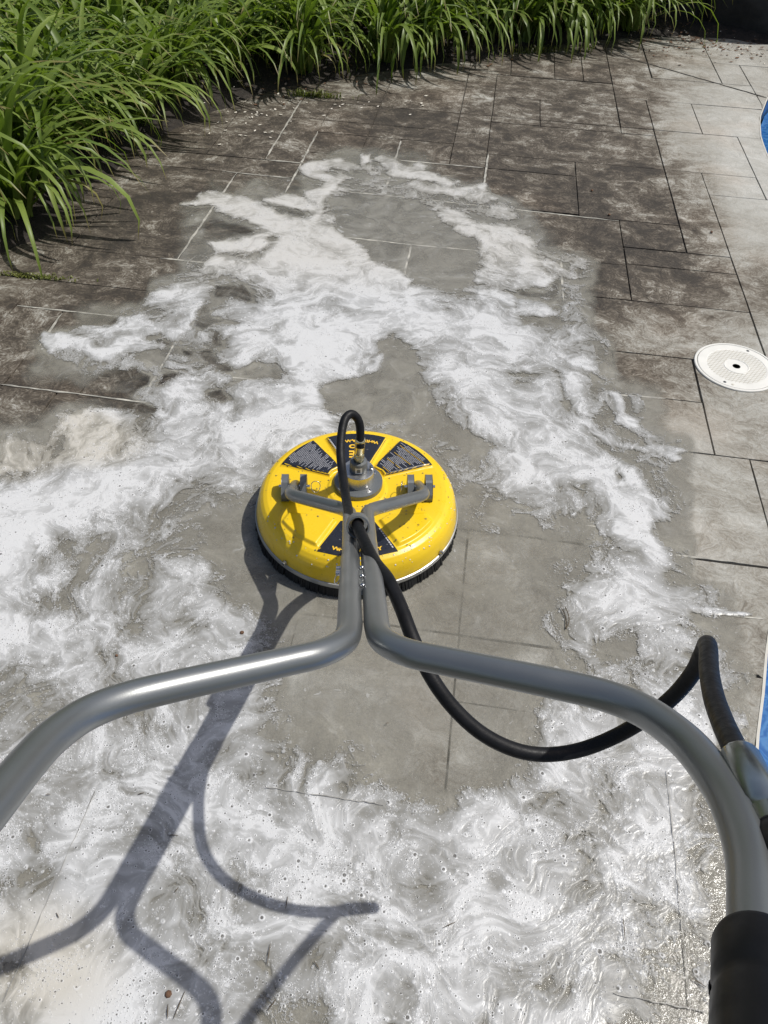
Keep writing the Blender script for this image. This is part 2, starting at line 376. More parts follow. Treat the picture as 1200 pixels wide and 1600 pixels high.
def fillet(pts, rad, n=8):
    """polyline with rounded corners"""
    P = [np.array(p, float) for p in pts]; out = [P[0]]
    for i in range(1, len(P)-1):
        a = P[i-1]-P[i]; b = P[i+1]-P[i]; la = np.linalg.norm(a); lb = np.linalg.norm(b); a /= la; b /= lb
        r = rad[i-1] if isinstance(rad, (list, tuple)) else rad; d = min(r, la*.48, lb*.48)
        p0 = P[i]+a*d; p1 = P[i]+b*d
        for k in range(n+1):
            t = k/n; out.append((1-t)**2*p0+2*t*(1-t)*P[i]+t*t*p1)
    out.append(P[-1]); return np.array(out)
def grid_mesh(name, xs, ys, zf, keep, attrs):
    """regular sheet: keep(vertex mask) selects faces"""
    X, Y = np.meshgrid(xs, ys); nx = len(xs); ny = len(ys)
    V = np.stack([X, Y, zf], -1).reshape(-1, 3); K = keep
    idx = np.arange(nx*ny).reshape(ny, nx)
    q = np.stack([idx[:-1, :-1], idx[:-1, 1:], idx[1:, 1:], idx[1:, :-1]], -1).reshape(-1, 4)
    kk = K.reshape(-1); q = q[kk[q].any(1)]
    used = np.zeros(nx*ny, bool); used[q.reshape(-1)] = True; rm = np.cumsum(used)-1
    V = V[used]; q = rm[q]
    me = bpy.data.meshes.new(name); me.vertices.add(len(V)); me.vertices.foreach_set('co', V.reshape(-1).astype(np.float32))
    me.loops.add(q.size); me.loops.foreach_set('vertex_index', q.reshape(-1).astype(np.int32))
    me.polygons.add(len(q)); me.polygons.foreach_set('loop_start', (np.arange(len(q))*4).astype(np.int32))
    me.polygons.foreach_set('use_smooth', np.ones(len(q), bool))
    me.update(calc_edges=True)
    for n, a in attrs.items():
        at_ = me.attributes.new(n, 'FLOAT', 'POINT'); at_.data.foreach_set('value', a.reshape(-1)[used].astype(np.float32))
    return me

# ------------------------------------------------------------------ survey maps (levels read off the deck)
LV = """
0 0 0 0 0 0 0 0 0 0 0 0 0 0 0 0 0 0 0 0 0 0 0 0 0 0 0 0 0 0
0 0 0 0 0 0 0 0 0 0 0 0 0 0 0 0 0 0 0 0 0 0 0 0 0 0 0 0 0 0
0 0 0 0 0 0 0 0 0 0 0 0 0 0 0 0 0 0 0 0 0 0 0 0 0 0 0 0 0 0
0 0 0 0 0 0 0 0 0 0 0 0 0 0 0 0 0 0 0 0 0 0 0 0 0 0 0 0 0 0
0 0 0 0 0 0 0 0 0 0 0 0 0 0 0 0 0 0 0 0 0 0 0 0 0 0 0 0 0 0
0 0 0 0 0 0 0 0 0 0 0 0 0 0 0 0 0 0 0 0 0 0 0 0 0 0 0 0 0 0
0 0 0 0 0 0 0 0 0 0 0 0 1 2 2 1 1 0 0 0 0 0 0 0 0 0 0 0 0 0
0 0 0 0 0 0 0 0 1 1 1 1 3 3 2 2 2 2 1 0 0 0 0 0 0 0 0 0 0 0
0 0 0 0 0 0 0 1 2 2 3 2 4 4 2 2 2 3 5 6 1 0 0 0 0 0 0 0 0 0
0 0 0 0 0 0 0 1 1 3 4 7 8 4 2 2 1 2 3 7 4 1 0 0 0 0 0 0 0 0
0 0 0 0 0 0 0 2 7 7 8 8 8 9 8 4 1 1 3 5 8 4 3 0 0 0 0 0 0 0
0 0 0 0 0 0 5 7 3 3 6 8 8 8 8 8 6 3 4 5 7 3 2 0 0 0 0 0 0 0
0 0 0 1 1 4 6 4 3 6 8 8 8 7 7 7 8 8 8 8 6 4 3 0 0 0 0 0 0 0
0 1 3 5 4 4 3 3 3 7 7 7 8 8 6 4 6 8 8 7 8 7 6 2 0 0 0 0 0 0
0 1 1 2 2 5 6 4 4 4 5 7 8 8 6 5 3 8 8 8 5 6 6 2 0 0 0 0 0 0
0 0 0 0 0 4 6 7 5 7 7 7 8 5 2 2 1 5 8 8 7 7 6 3 2 1 0 0 0 0
1 1 3 7 5 6 7 7 7 7 8 8 8 3 2 2 1 2 4 8 7 7 7 4 3 1 0 0 0 0
5 4 4 7 7 7 7 7 6 7 8 7 5 3 1 1 1 3 4 5 8 7 7 6 3 4 2 0 0 0
2 4 6 8 8 8 8 7 8 8 6 3 2 1 1 1 2 2 3 4 6 7 8 8 6 2 1 0 0 0
9 9 9 8 7 7 6 4 3 2 2 1 1 1 1 1 1 1 2 2 2 3 4 6 8 7 2 0 0 0
9 9 8 5 4 3 3 2 1 1 1 1 1 1 1 1 1 1 2 2 1 2 2 4 8 4 1 0 0 0
9 5 2 2 2 3 3 3 1 1 1 1 1 1 1 1 1 1 1 1 1 1 1 3 7 8 2 0 0 0
8 7 5 4 5 5 7 7 2 1 1 1 1 1 1 1 1 1 1 1 1 2 3 5 7 8 3 0 0 0
6 3 2 6 5 5 6 7 7 2 1 1 1 1 1 1 1 1 1 1 1 1 5 6 7 7 7 4 1 0
8 6 7 6 5 3 5 3 7 6 3 1 1 1 1 1 1 1 1 1 1 2 4 4 5 8 5 2 1 0
6 7 7 5 5 6 8 8 7 6 3 1 1 1 1 1 1 1 1 1 1 1 5 3 2 7 7 5 1 0
3 5 7 7 6 7 7 6 5 3 2 1 1 1 1 1 1 1 1 1 1 1 3 4 3 6 6 5 3 1
5 4 4 5 5 3 6 6 7 7 2 1 1 1 1 1 1 1 1 1 1 4 5 5 5 6 6 5 1 0
5 3 4 5 6 4 3 7 7 7 3 2 1 1 1 1 1 1 1 1 1 5 7 7 6 6 7 6 4 0
6 5 6 7 6 6 7 7 6 8 5 5 3 3 2 1 1 1 1 1 2 6 7 7 6 6 5 5 2 0
5 5 5 6 5 8 7 7 7 4 6 4 5 3 2 1 1 1 1 1 2 7 7 5 5 5 5 3 1 0
3 3 5 7 6 6 7 8 7 7 6 6 7 6 5 4 3 2 7 6 4 4 6 5 5 5 5 2 1 0
4 2 6 7 6 6 6 7 7 7 7 8 8 8 7 6 7 7 6 8 6 7 6 7 5 5 5 2 1 0
6 4 6 6 6 7 7 8 8 7 8 8 8 7 7 7 5 6 7 6 7 5 6 7 6 6 6 4 2 1
3 2 6 6 6 6 6 7 8 6 5 8 8 6 5 6 4 7 7 6 7 6 5 6 6 6 6 4 2 1
6 6 6 6 6 6 6 6 6 5 6 7 7 6 6 7 7 6 7 6 7 7 6 7 5 5 4 4 2 1
7 7 7 7 6 6 6 6 6 6 6 7 7 5 6 5 6 5 7 7 6 7 7 6 4 3 4 4 2 1
3 7 7 7 6 6 6 6 6 6 5 7 5 6 6 7 7 6 7 6 5 5 6 4 3 2 2 4 2 1
7 7 7 7 6 6 6 6 6 6 6 7 7 6 6 6 6 6 6 5 4 4 4 3 3 2 2 4 2 1
6 4 7 8 6 6 6 6 6 6 3 2 3 5 6 4 5 6 6 6 6 7 6 4 2 2 2 2 2 1
"""
LV = np.array([[int(c) for c in r.split()] for r in LV.strip().splitlines()], float)/9.0
assert LV.shape == (40, 30), LV.shape
DT = """
6 6 6 6 6 5 5 5 6 7 6 6 5 4 3
7 7 7 7 7 6 5 5 5 6 6 6 5 3 2
7 7 7 7 6 6 6 7 7 6 6 6 5 2 1
7 7 7 6 7 6 6 6 6 7 7 7 7 4 1
7 7 7 7 6 6 6 5 4 4 6 8 7 6 2
5 6 7 7 6 6 5 4 3 4 6 7 7 6 4
6 6 8 7 6 5 4 3 3 3 5 5 4 4 3
6 7 8 7 6 4 4 3 3 3 4 5 5 4 3
8 8 7 5 4 3 3 3 3 3 3 4 3 2 3
4 3 3 3 3 3 3 3 3 3 3 3 3 3 3
3 3 3 3 3 3 3 3 3 3 3 3 3 3 3
3 3 3 3 3 3 3 3 3 3 3 3 3 3 3
3 3 3 3 3 3 3 3 3 3 3 3 3 3 3
3 4 3 3 3 2 2 2 3 3 3 3 3 3 3
3 4 3 3 3 2 2 2 3 3 3 3 3 3 3
3 4 4 3 3 4 4 4 4 3 3 3 3 3 3
4 5 4 3 3 4 3 4 4 3 3 3 3 4 3
4 4 4 3 3 3 3 3 3 3 3 3 3 4 3
4 3 3 3 3 4 3 3 3 3 3 4 4 4 3
3 4 3 3 3 5 3 3 3 3 3 4 4 4 3
"""
DT = np.array([[int(c) for c in r.split()] for r in DT.strip().splitlines()], float)/9.0
def sample(G, px, py):
    ny, nx = G.shape; sx = 1200/nx; sy = 1600/ny
    fx = np.clip(px/sx-.5, 0, nx-1.001); fy = np.clip(py/sy-.5, 0, ny-1.001)
    ix = fx.astype(int); iy = fy.astype(int); tx = fx-ix; ty = fy-iy
    tx = tx*tx*(3-2*tx); ty = ty*ty*(3-2*ty)
    return (G[iy, ix]*(1-tx)+G[iy, ix+1]*tx)*(1-ty)+(G[iy+1, ix]*(1-tx)+G[iy+1, ix+1]*tx)*ty
def polysd(poly, px, py):
    """signed distance (inside positive)"""
    P = np.array(poly, float); Q = np.roll(P, -1, 0); ins = np.zeros(px.shape, bool); dm = np.full(px.shape, 1e9)
    for (x0, y0), (x1, y1) in zip(P, Q):
        c = ((y0 > py) != (y1 > py)) & (px < (x1-x0)*(py-y0)/((y1-y0) if y1 != y0 else 1e-9)+x0); ins ^= c
        dx, dy = x1-x0, y1-y0; L2 = dx*dx+dy*dy+1e-9
        t = np.clip(((px-x0)*dx+(py-y0)*dy)/L2, 0, 1); dm = np.minimum(dm, (px-x0-t*dx)**2+(py-y0-t*dy)**2)
    return np.where(ins, 1, -1)*np.sqrt(dm)
# traced outlines: (level or None, film or None, softness, points)
FP = [
 (None, .42, 7, [(60, 545), (100, 560), (150, 580), (225, 560), (215, 590), (160, 610), (110, 600), (70, 570)]),
 (None, .42, 7, [(0, 735), (40, 700), (95, 655), (150, 640), (215, 650), (240, 640), (260, 660), (180, 740), (60, 760)]),
 (.14, .5, 6, [(520, 305), (560, 300), (640, 312), (760, 335), (800, 345), (790, 365), (745, 360), (745, 440), (720, 455), (640, 450), (580, 420), (535, 380), (520, 350)]),
 (.86, 0, 4, [(280, 320), (307, 315), (310, 303), (330, 301), (360, 307), (400, 315), (430, 330), (470, 342), (500, 352), (540, 372), (585, 410), (640, 440), (600, 460), (400, 425), (405, 405), (432, 385), (437, 380), (425, 368), (405, 352), (380, 340), (345, 332), (330, 322), (300, 324)]),
 (.80, 0, 3.5, [(322, 378), (350, 378), (385, 372), (410, 370), (425, 365), (436, 382), (410, 392), (370, 395), (345, 390)]),
 (0.12, 0.3, 7, [(333, 333), (355, 343), (380, 350), (405, 362), (395, 370), (350, 376), (312, 374), (318, 350)]),
 (0.20, 0.6, 7, [(424, 368), (437, 382), (417, 398), (400, 408), (347, 408), (340, 400), (352, 394), (395, 394), (414, 384)]),
 (0.15, 0.3, 7, [(395, 315), (420, 318), (450, 327), (475, 333), (490, 340), (455, 342), (430, 333), (405, 325)]),
 (.82, 0, 3.5, [(418, 312), (445, 304), (470, 308), (495, 325), (490, 333), (465, 331), (440, 322)]),
 (.80, 0, 3.5, [(469, 266), (483, 255), (530, 250), (550, 258), (563, 262), (565, 245), (580, 242), (578, 256), (584, 263), (603, 262), (588, 248), (597, 243), (617, 248), (627, 257), (640, 261), (657, 255), (666, 261), (660, 268), (690, 278), (714, 284), (700, 289), (650, 280), (600, 275), (560, 275), (535, 283), (515, 300), (500, 330), (492, 350), (482, 345), (493, 318), (480, 312), (478, 303), (498, 296), (505, 284), (482, 276)]),
 (0.20, 0.3, 7, [(508, 271), (520, 266), (530, 268), (522, 276)]), (0.18, 0.3, 7, [(535, 272), (550, 264), (565, 268), (575, 274), (548, 276)]), (0.18, 0.3, 7, [(584, 268), (602, 266), (600, 273), (588, 272)]),
 (.62, .2, 6, [(640, 288), (700, 293), (755, 288), (765, 300), (782, 311), (765, 318), (750, 316), (700, 306), (655, 298)]),
 (.70, .2, 5, [(660, 318), (690, 317), (700, 326), (735, 345), (770, 353), (806, 353), (812, 370), (836, 376), (840, 384), (816, 386), (830, 402), (812, 402), (806, 440), (806, 480), (800, 510), (748, 480), (742, 440), (755, 420), (768, 400), (757, 385), (740, 370), (712, 358), (690, 345), (678, 330)]),
 (.78, 0, 4, [(812, 424), (830, 411), (850, 424), (863, 440), (845, 452), (818, 440)]),
 (0.20, 0.4, 7, [(812, 450), (850, 455), (878, 430), (880, 480), (875, 515), (820, 505), (808, 480)]),
 (.60, .4, 5, [(812, 465), (850, 470), (872, 490), (840, 498), (815, 490)]),
 (.85, 0, 4, [(64, 538), (66, 523), (100, 524), (120, 532), (137, 540), (148, 546), (163, 540), (160, 524), (145, 517), (170, 512), (185, 505), (192, 494), (225, 493), (240, 507), (258, 500), (280, 482), (308, 468), (318, 480), (303, 505), (280, 522), (275, 530), (255, 527), (235, 525), (215, 535), (195, 548), (170, 560), (148, 562), (128, 552), (110, 545), (90, 545), (75, 552)]),
 (0.13, 0.3, 7, [(312, 475), (325, 478), (332, 495), (350, 500), (376, 508), (372, 516), (345, 510), (320, 516), (300, 514), (299, 500)]),
 (0.15, 0.3, 7, [(325, 516), (345, 520), (350, 546), (330, 545)]), (0.15, 0.3, 7, [(298, 545), (330, 540), (340, 560), (360, 568), (374, 580), (350, 586), (320, 570)]),
 (0.13, 0.3, 7, [(278, 537), (300, 545), (302, 562), (284, 558)]), (0.18, 0.5, 7, [(190, 560), (215, 546), (255, 546), (264, 558), (245, 576), (225, 577), (200, 566)]),
 (0.15, 0.3, 7, [(230, 527), (250, 524), (272, 532), (265, 540), (240, 535)]), (0.10, 0.3, 7, [(165, 583), (180, 577), (212, 580), (236, 590), (230, 605), (200, 622), (150, 616), (135, 610)]),
 (0.15, 0.3, 7, [(248, 583), (268, 580), (290, 585), (265, 600), (240, 608)]), (.10, .3, 6, [(325, 610), (350, 607), (367, 625), (355, 633), (320, 625)]),
 (0.18, 0.3, 7, [(328, 442), (342, 444), (380, 440), (396, 455), (400, 472), (385, 476), (350, 468), (330, 466)]), (0.18, 0.4, 7, [(378, 572), (400, 565), (430, 575), (445, 585), (400, 592), (370, 590)]),
 (0.13, 0.3, 7, [(125, 617), (190, 625), (250, 640), (256, 646), (215, 655), (180, 646), (150, 640), (120, 635)]),
 (.66, .4, 5, [(93, 668), (110, 650), (150, 643), (180, 650), (208, 666), (200, 702), (160, 722), (120, 700)]),
 (.64, .4, 4, [(-20, 702), (35, 688), (75, 705), (79, 720), (50, 737), (-20, 744)]),
 (.05, .5, 6, [(498, 606), (545, 592), (592, 580), (600, 560), (585, 535), (612, 520), (645, 548), (662, 600), (700, 650), (780, 700), (760, 720), (700, 690), (640, 650), (600, 655), (520, 650)]),
 (.80, 0, 3, [(955, 612), (966, 613), (971, 622), (974, 648), (1000, 660), (1002, 668), (980, 668), (958, 660), (966, 645), (963, 625)]),
 (.80, 0, 3, [(962, 694), (1015, 698), (1066, 705), (1072, 710), (1050, 713), (1062, 720), (1050, 726), (1030, 716), (1000, 708), (975, 702)]),
 (.80, 0, 3, [(1020, 788), (1038, 795), (1053, 804), (1050, 812), (1034, 808), (1018, 798)]),
 (.80, 0, 3, [(1040, 935), (1075, 950), (1110, 957), (1150, 963), (1190, 967), (1188, 970), (1110, 966), (1060, 958)]),
 (0.15, 0.7, 7, [(862, 575), (872, 580), (892, 625), (915, 650), (905, 650), (885, 632), (878, 600)]),
 (0.16, 0.6, 7, [(930, 690), (975, 700), (1010, 730), (1040, 770), (1035, 785), (1005, 760), (985, 735), (950, 712)]),
 (0.16, 0.6, 7, [(1010, 800), (1060, 815), (1080, 850), (1060, 875), (1030, 860), (1015, 830)]),
 (.12, .5, 4, [(955, 740), (968, 745), (972, 758), (960, 755)]),
 (.85, 0, 4, [(998, 965), (1030, 965), (1060, 985), (1075, 1010), (1060, 1040), (1020, 1030), (1004, 1027), (998, 1020)]),
 (0.16, 0.5, 7, [(920, 1005), (960, 998), (994, 1000), (996, 1030), (970, 1035), (930, 1030)]),
]
FOAMLINES = [(471, 156, 415, 248), (497, 205, 446, 301), (370, 270, 277, 405), (312, 470, 222, 625), (97, 489, 62, 540), (27, 477, 187, 495), (0, 600, 255, 632), (255, 577, 410, 595), (420, 250, 477, 255), (353, 268, 453, 278), (517, 297, 650, 310), (650, 310, 967, 345), (537, 370, 650, 383), (650, 383, 762, 393), (250, 403, 337, 412), (627, 220, 600, 303), (643, 382, 627, 447), (827, 400, 877, 408), (877, 408, 880, 470), (763, 240, 752, 320), (623, 250, 755, 262), (1056, 867, 1150, 878), (1067, 953, 1193, 967), (960, 616, 1040, 622), (915, 821, 960, 825)]

def fields(px, py):
    L = sample(LV, px, py); film = L.copy()
    # wet zone outline softens the film outwards
    film = np.clip(np.where(L > .02, .20+L*1.8, L*4), 0, 1)
    for lev, fl, soft, poly in FP:
        xs = [p[0] for p in poly]; ys = [p[1] for p in poly]
        m = (px > min(xs)-20) & (px < max(xs)+20) & (py > min(ys)-20) & (py < max(ys)+20)
        if not m.any(): continue
        sd = polysd(poly, px[m], py[m]); t = np.clip((sd/soft+1)/2, 0, 1); t = t*t*(3-2*t)
        if lev is not None: L[m] = L[m]*(1-t)+lev*t
        if fl is not None: film[m] = film[m]*(1-t)+(1.0 if lev is not None and lev > .5 else fl)*t
    return L, film

# ------------------------------------------------------------------ ground, deck
def pool_edge(y):
    return np.interp(y, [-3, 0.2, .55, .74, .843, .938, 1.042, 1.4, 2.0, 2.7, 3.4, 3.93, 4.18, 4.46, 4.83, 5.3, 6.0, 9], [.45, .69, .732, .773, .82, .857, .896, 1.06, 1.36, 1.62, 1.75, 1.803, 1.846, 1.925, 2.087, 2.4, 3.2, 6])
g = MB(); g.add([(-300, -300, -1.6), (300, -300, -1.6), (300, 300, -1.6), (-300, 300, -1.6)], [(0, 1, 2, 3)])
tag(g.build('ground', M_ground), kind='structure')
# lawn bank behind the bed, far side
g = MB(); g.add([(-40, 8.5, .02), (60, 8.5, .02), (60, 120, .6), (-40, 120, .6), (-40, 8.5, -1.6), (60, 8.5, -1.6), (60, 120, -1.6), (-40, 120, -1.6)], [(0, 1, 2, 3), (4, 5, 1, 0)])
tag(g.build('lawn', M_ground), kind='structure')

UL = [(-2.05, 1.2, 3.53), (-1.54, 1.715, 3.53), (-1.37, 1.715, 2.143), (-1.197, 1.2, 1.715), (-1.127, 1.715, 2.143), (-1.105, 2.555, 3.362), (-1.02, 3.529, 4.40), (-.937, 1.715, 2.555), (-.85, 3.11, 4.08), (-.68, 2.694, 3.362), (-.6, 3.66, 4.45), (-.6, .25, .615), (-.6, 1.36, 1.88), (-.43, 3.265, 3.915), (-.256, 2.256, 2.855), (-.174, 3.66, 5.05), (-.007, 3.265, 4.49), (.07, .615, 1.362), (.075, 5.03, 5.52), (.16, 1.78, 3.265), (.245, 4.255, 4.65), (.33, 2.256, 2.855), (.412, 3.245, 3.83), (.497, 5.02, 5.75), (.504, .2, .86), (.58, 2.595, 3.245), (.66, 4.255, 5.45), (.48, 1.03, 1.362), (.49, 1.775, 2.256), (.752, 1.775, 2.256), (.83, 3.007, 4.66), (.906, 5.19, 6.05), (1.0, 2.595, 3.83), (1.078, 4.34, 4.79), (1.252, 3.59, 4.34), (1.31, 5.19, 5.98), (1.476, 4.79, 5.6), (-.6, -1.0, .25), (.3, -1, .2), (-.2, -1, .25), (-1.1, -1, .615), (-.85, .615, 1.36), (-1.3, .615, 1.2), (-.3, .615, 1.36), (-1.75, -1, 1.715), (-.25, 1.36, 2.256), (-.43, 2.0, 2.694), (.85, 1.36, 1.775), (-2.4, -1, 3.53), (.05, 1.36, 1.78), (-.85, 4.08, 4.40), (1.0, 2.256, 2.595), (-1.3, 3.53, 4.4), (.33, 5.03, 5.75)]
VL = [(-.4, -2.6, 1.0), (.25, -1.75, -.2), (.2, -.2, .9), (.36, .2, .9), (.615, -1.75, .07), (.86, .07, .9), (1.032, -.3, .07), (1.034, .07, .48), (1.2, -1.75, -.85), (1.195, .48, 1.2), (1.362, -.85, 1.2), (1.715, -2.6, -.6), (1.775, .05, 1.4), (1.88, -.937, -.6), (2.022, .49, .752), (2.143, -1.54, -1.0), (2.256, -.43, 1.6), (2.32, -2.6, -.68), (2.0, -.6, -.25), (2.555, -2.05, -.68), (2.595, .33, 1.7), (2.694, -.68, -.256), (2.855, -.68, .58), (2.87, .58, .83), (3.007, .58, 1.3), (3.11, -1.105, -.68), (3.265, -.68, .412), (3.245, .412, .83), (3.362, -1.54, -.68), (3.43, -.007, .1), (3.529, -2.4, -.85), (3.59, 1.0, 1.5), (3.66, -.43, .412), (3.83, -.007, 1.252), (3.915, -.85, -.174), (3.995, 1.252, 1.6), (4.08, -1.02, -.007), (4.255, .0, .83), (4.34, -1.3, 1.8), (4.40, -1.3, -.6), (4.232, 1.252, 1.6), (4.65, .0, .66), (4.79, .66, 1.476), (5.03, -.5, .66), (5.19, .66, 1.476), (5.35, 1.476, 1.9), (5.585, 1.31, 2.1), (5.75, .0, .906), (5.3, -.174, .075), (6.1, .3, 2.4), (3.0, -2.4, -1.54)]
LU0, LU1, LV0, LV1 = -2.6, 2.6, -1.0, 6.6
us = sorted({LU0, LU1, *[a for a, *_ in UL], *[x for _, a, b in VL for x in (a, b)]}); vs_ = sorted({LV0, LV1, *[a for a, *_ in VL], *[x for _, a, b in UL for x in (a, b)]})
us = [u for u in us if LU0 <= u <= LU1]; vs_ = [v for v in vs_ if LV0 <= v <= LV1]
def uniq(a, e=.006):
    o = []
    for x in a:
        if not o or x-o[-1] > e: o.append(x)
    return o
us = uniq(us); vs_ = uniq(vs_); nu, nv = len(us)-1, len(vs_)-1
lab = -np.ones((nu, nv), int)
def blockU(i, j):   # wall on line us[i+1] between cells (i,j),(i+1,j)
    u = us[i+1]; vm = (vs_[j]+vs_[j+1])/2
    return any(abs(a-u) < .007 and b <= vm <= c for a, b, c in UL)
def blockV(i, j):
    v = vs_[j+1]; um = (us[i]+us[i+1])/2
    return any(abs(a-v) < .007 and b <= um <= c for a, b, c in VL)
regions = []
for i in range(nu):
    for j in range(nv):
        if lab[i, j] >= 0: continue
        # greedy rectangle
        i1 = i
        while i1+1 < nu and lab[i1+1, j] < 0 and not blockU(i1, j): i1 += 1
        j1 = j
        while j1+1 < nv and all(lab[k, j1+1] < 0 and not blockV(k, j1) for k in range(i, i1+1)) and all(not blockU(k, j1+1) for k in range(i, i1)): j1 += 1
        lab[i:i1+1, j:j1+1] = len(regions); regions.append([us[i], us[i1+1], vs_[j], vs_[j1+1]])
# merge neighbours that share a full side with no joint between them
chg = True
while chg:
    chg = False
    for a in range(len(regions)):
        for b in range(len(regions)):
            if a == b or regions[a] is None or regions[b] is None: continue
            A, B = regions[a], regions[b]
            if abs(A[1]-B[0]) < 1e-6 and abs(A[2]-B[2]) < 1e-6 and abs(A[3]-B[3]) < 1e-6:
                vm = (A[2]+A[3])/2
                if not any(abs(q-A[1]) < .007 and p0 <= vm <= p1 for q, p0, p1 in UL): regions[a] = [A[0], B[1], A[2], A[3]]; regions[b] = None; chg = True
            elif abs(A[3]-B[2]) < 1e-6 and abs(A[0]-B[0]) < 1e-6 and abs(A[1]-B[1]) < 1e-6:
                um = (A[0]+A[1])/2
                if not any(abs(q-A[3]) < .007 and p0 <= um <= p1 for q, p0, p1 in VL): regions[a] = [A[0], A[1], A[2], B[3]]; regions[b] = None; chg = True
regions = [r for r in regions if r and r[1]-r[0] > .03 and r[3]-r[2] > .03]
BED = [(-2.6, 1.9), (-1.95, 2.25), (-1.50, 2.60), (-1.38, 2.78), (-1.34, 2.95), (-1.32, 3.2), (-1.27, 3.58), (-1.12, 3.91), (-.97, 4.19), (-.79, 4.45), (-.67, 4.59), (-.4, 4.77), (-.12, 4.95), (.26, 5.15), (.5, 5.27), (.67, 5.44), (1.11, 5.72), (1.57, 5.91), (1.96, 6.0), (2.41, 5.88), (3.1, 5.7), (4.5, 5.9)]
BED_IN = BED+[(4.5, 9), (-7, 9), (-7, 1.9)]
# substrate between and below the slabs
ys = np.arange(-1.2, 6.8, .05); sub = MB(); k = 0; V = []; F = []
for i, y in enumerate(ys):
    xe = min(float(pool_edge(y)), 3.4); V += [(-3.6, y, -.007), (xe, y, -.007), (xe, y, -.35)]
for i in range(len(ys)-1):
    a = 3*i; F += [(a, a+1, a+4, a+3), (a+1, a+2, a+5, a+4)]
sub.add(V, F); patio = tag(sub.build('patio', M_joint), kind='structure')
def slab(u0, u1, v0, v1):
    g_ = .0023; j = lambda: random.uniform(-.0012, .0012)
    nu_ = max(1, int(math.ceil((u1-u0)/.085))); nv_ = max(1, int(math.ceil((v1-v0)/.085)))
    U = np.linspace(u0+g_+j(), u1-g_+j(), nu_+1); Vv = np.linspace(v0+g_+j(), v1-g_+j(), nv_+1)
    UU, VV = np.meshgrid(U, Vv); X, Y = uv2xy(UU, VV)
    if (X > pool_edge(Y)-.004).all(): return
    X = np.minimum(X, pool_edge(Y)-.004)
    bsd = polysd(BED_IN, X, Y)
    if (bsd > .25).all(): return
    z = np.zeros_like(X); t = random.uniform(-.0006, .0006)
    jit = np.random.default_rng(int(abs(u0*977+v0*331)*100) % 9999)
    eu = np.zeros_like(X); eu[:, 0] = 1; eu[:, -1] = -1; ev = np.zeros_like(X); ev[0, :] = 1; ev[-1, :] = -1
    du = eu*jit.uniform(0, .0013, X.shape); dv = ev*jit.uniform(0, .0013, X.shape); X = X+du*cY+dv*sY; Y = Y-du*sY+dv*cY
    top = [(x, y, t) for x, y in zip(X.ravel(), Y.ravel())]
    n = nu_+1; fs = [(a*n+b, a*n+b+1, (a+1)*n+b+1, (a+1)*n+b) for a in range(nv_) for b in range(nu_)]
    ring = [b for b in range(n)]+[a*n+nu_ for a in range(1, nv_+1)]+[nv_*n+b for b in range(nu_-1, -1, -1)]+[a*n for a in range(nv_-1, 0, -1)]
    cx, cy = X.mean(), Y.mean(); k0 = len(top)
    for r in ring:
        x, y, _ = top[r]; dx, dy = x-cx, y-cy; l = math.hypot(dx, dy)+1e-6
        top.append((x+dx/l*.0012, y+dy/l*.0012, -.0069))
    m = len(ring); fs += [(ring[i], k0+i, k0+(i+1) % m, ring[(i+1) % m]) for i in range(m)]
    me = bpy.data.meshes.new('slab'); me.from_pydata(top, [], fs); me.update()
    co = np.array(top); px, py = prj(co[:, 0], co[:, 1]); dt = sample(DT, px, py)
    me.attributes.new('dirt', 'FLOAT', 'POINT').data.foreach_set('value', dt.astype(np.float32))
    wt = np.clip(sample(LV, px, py)*4, 0, 1)*.7
    me.attributes.new('wet', 'FLOAT', 'POINT').data.foreach_set('value', wt.astype(np.float32))
    link('slab', me, M_slab, patio)
for r in regions: slab(*r)
print('slabs', len(patio.children))
# a diagonal saw cut across the far slabs
cut = MB(); a = at(915, 72); b = at(1198, 153)
d = (b-a)/np.linalg.norm(b-a); nn = np.array([-d[1], d[0], 0])
prev = None; vs2 = []
for i in range(30):
    p = a+(b-a)*i/29+nn*random.uniform(-.004, .004); wd = random.uniform(.003, .006)
    vs2 += [tuple(p+nn*wd+np.array([0, 0, .0026])), tuple(p-nn*wd+np.array([0, 0, .0026]))]
cut.add(vs2, [(2*i, 2*i+1, 2*i+3, 2*i+2) for i in range(29)])
cut.build('saw_cut', M_crack, patio)

# pool
pw = MB(); yy = np.arange(-1.2, 6.8, .1)
V = []; F = []
for y in yy: V += [(float(pool_edge(y))+.02, y, -.10), (7.5, y, -.10)]
F = [(2*i, 2*i+1, 2*i+3, 2*i+2) for i in range(len(yy)-1)]
pw.add(V, F); tag(pw.build('pool_water', M_pool), kind='structure')
pl = MB(); V = []; F = []
for y in yy: x = float(pool_edge(y)); V += [(x+.006, y, -.012), (x+.006, y, -.6)]
F = [(2*i, 2*i+1, 2*i+3, 2*i+2) for i in range(len(yy)-1)]
pl.add(V, F); tag(pl.build('pool_wall', M_liner), kind='structure')
ce = MB(); V = []; F = []
for y in yy:
    x = float(pool_edge(y)); V += [(x-.0045, y, .0012), (x+.002, y, .0012), (x+.003, y, -.02)]
for i in range(len(yy)-1): a = 3*i; F += [(a, a+1, a+4, a+3), (a+1, a+2, a+5, a+4)]
ce.add(V, F); ce.build('pool_lip', paint('pale_pool_lip', (.55, .53, .47), .7), patio)

# ------------------------------------------------------------------ foam and murky water sheets
STEP = .0085
xs = np.arange(-2.3, 1.5, STEP); ysg = np.arange(.10, 4.4, STEP)
X, Y = np.meshgrid(xs, ysg); px, py = prj(X, Y)
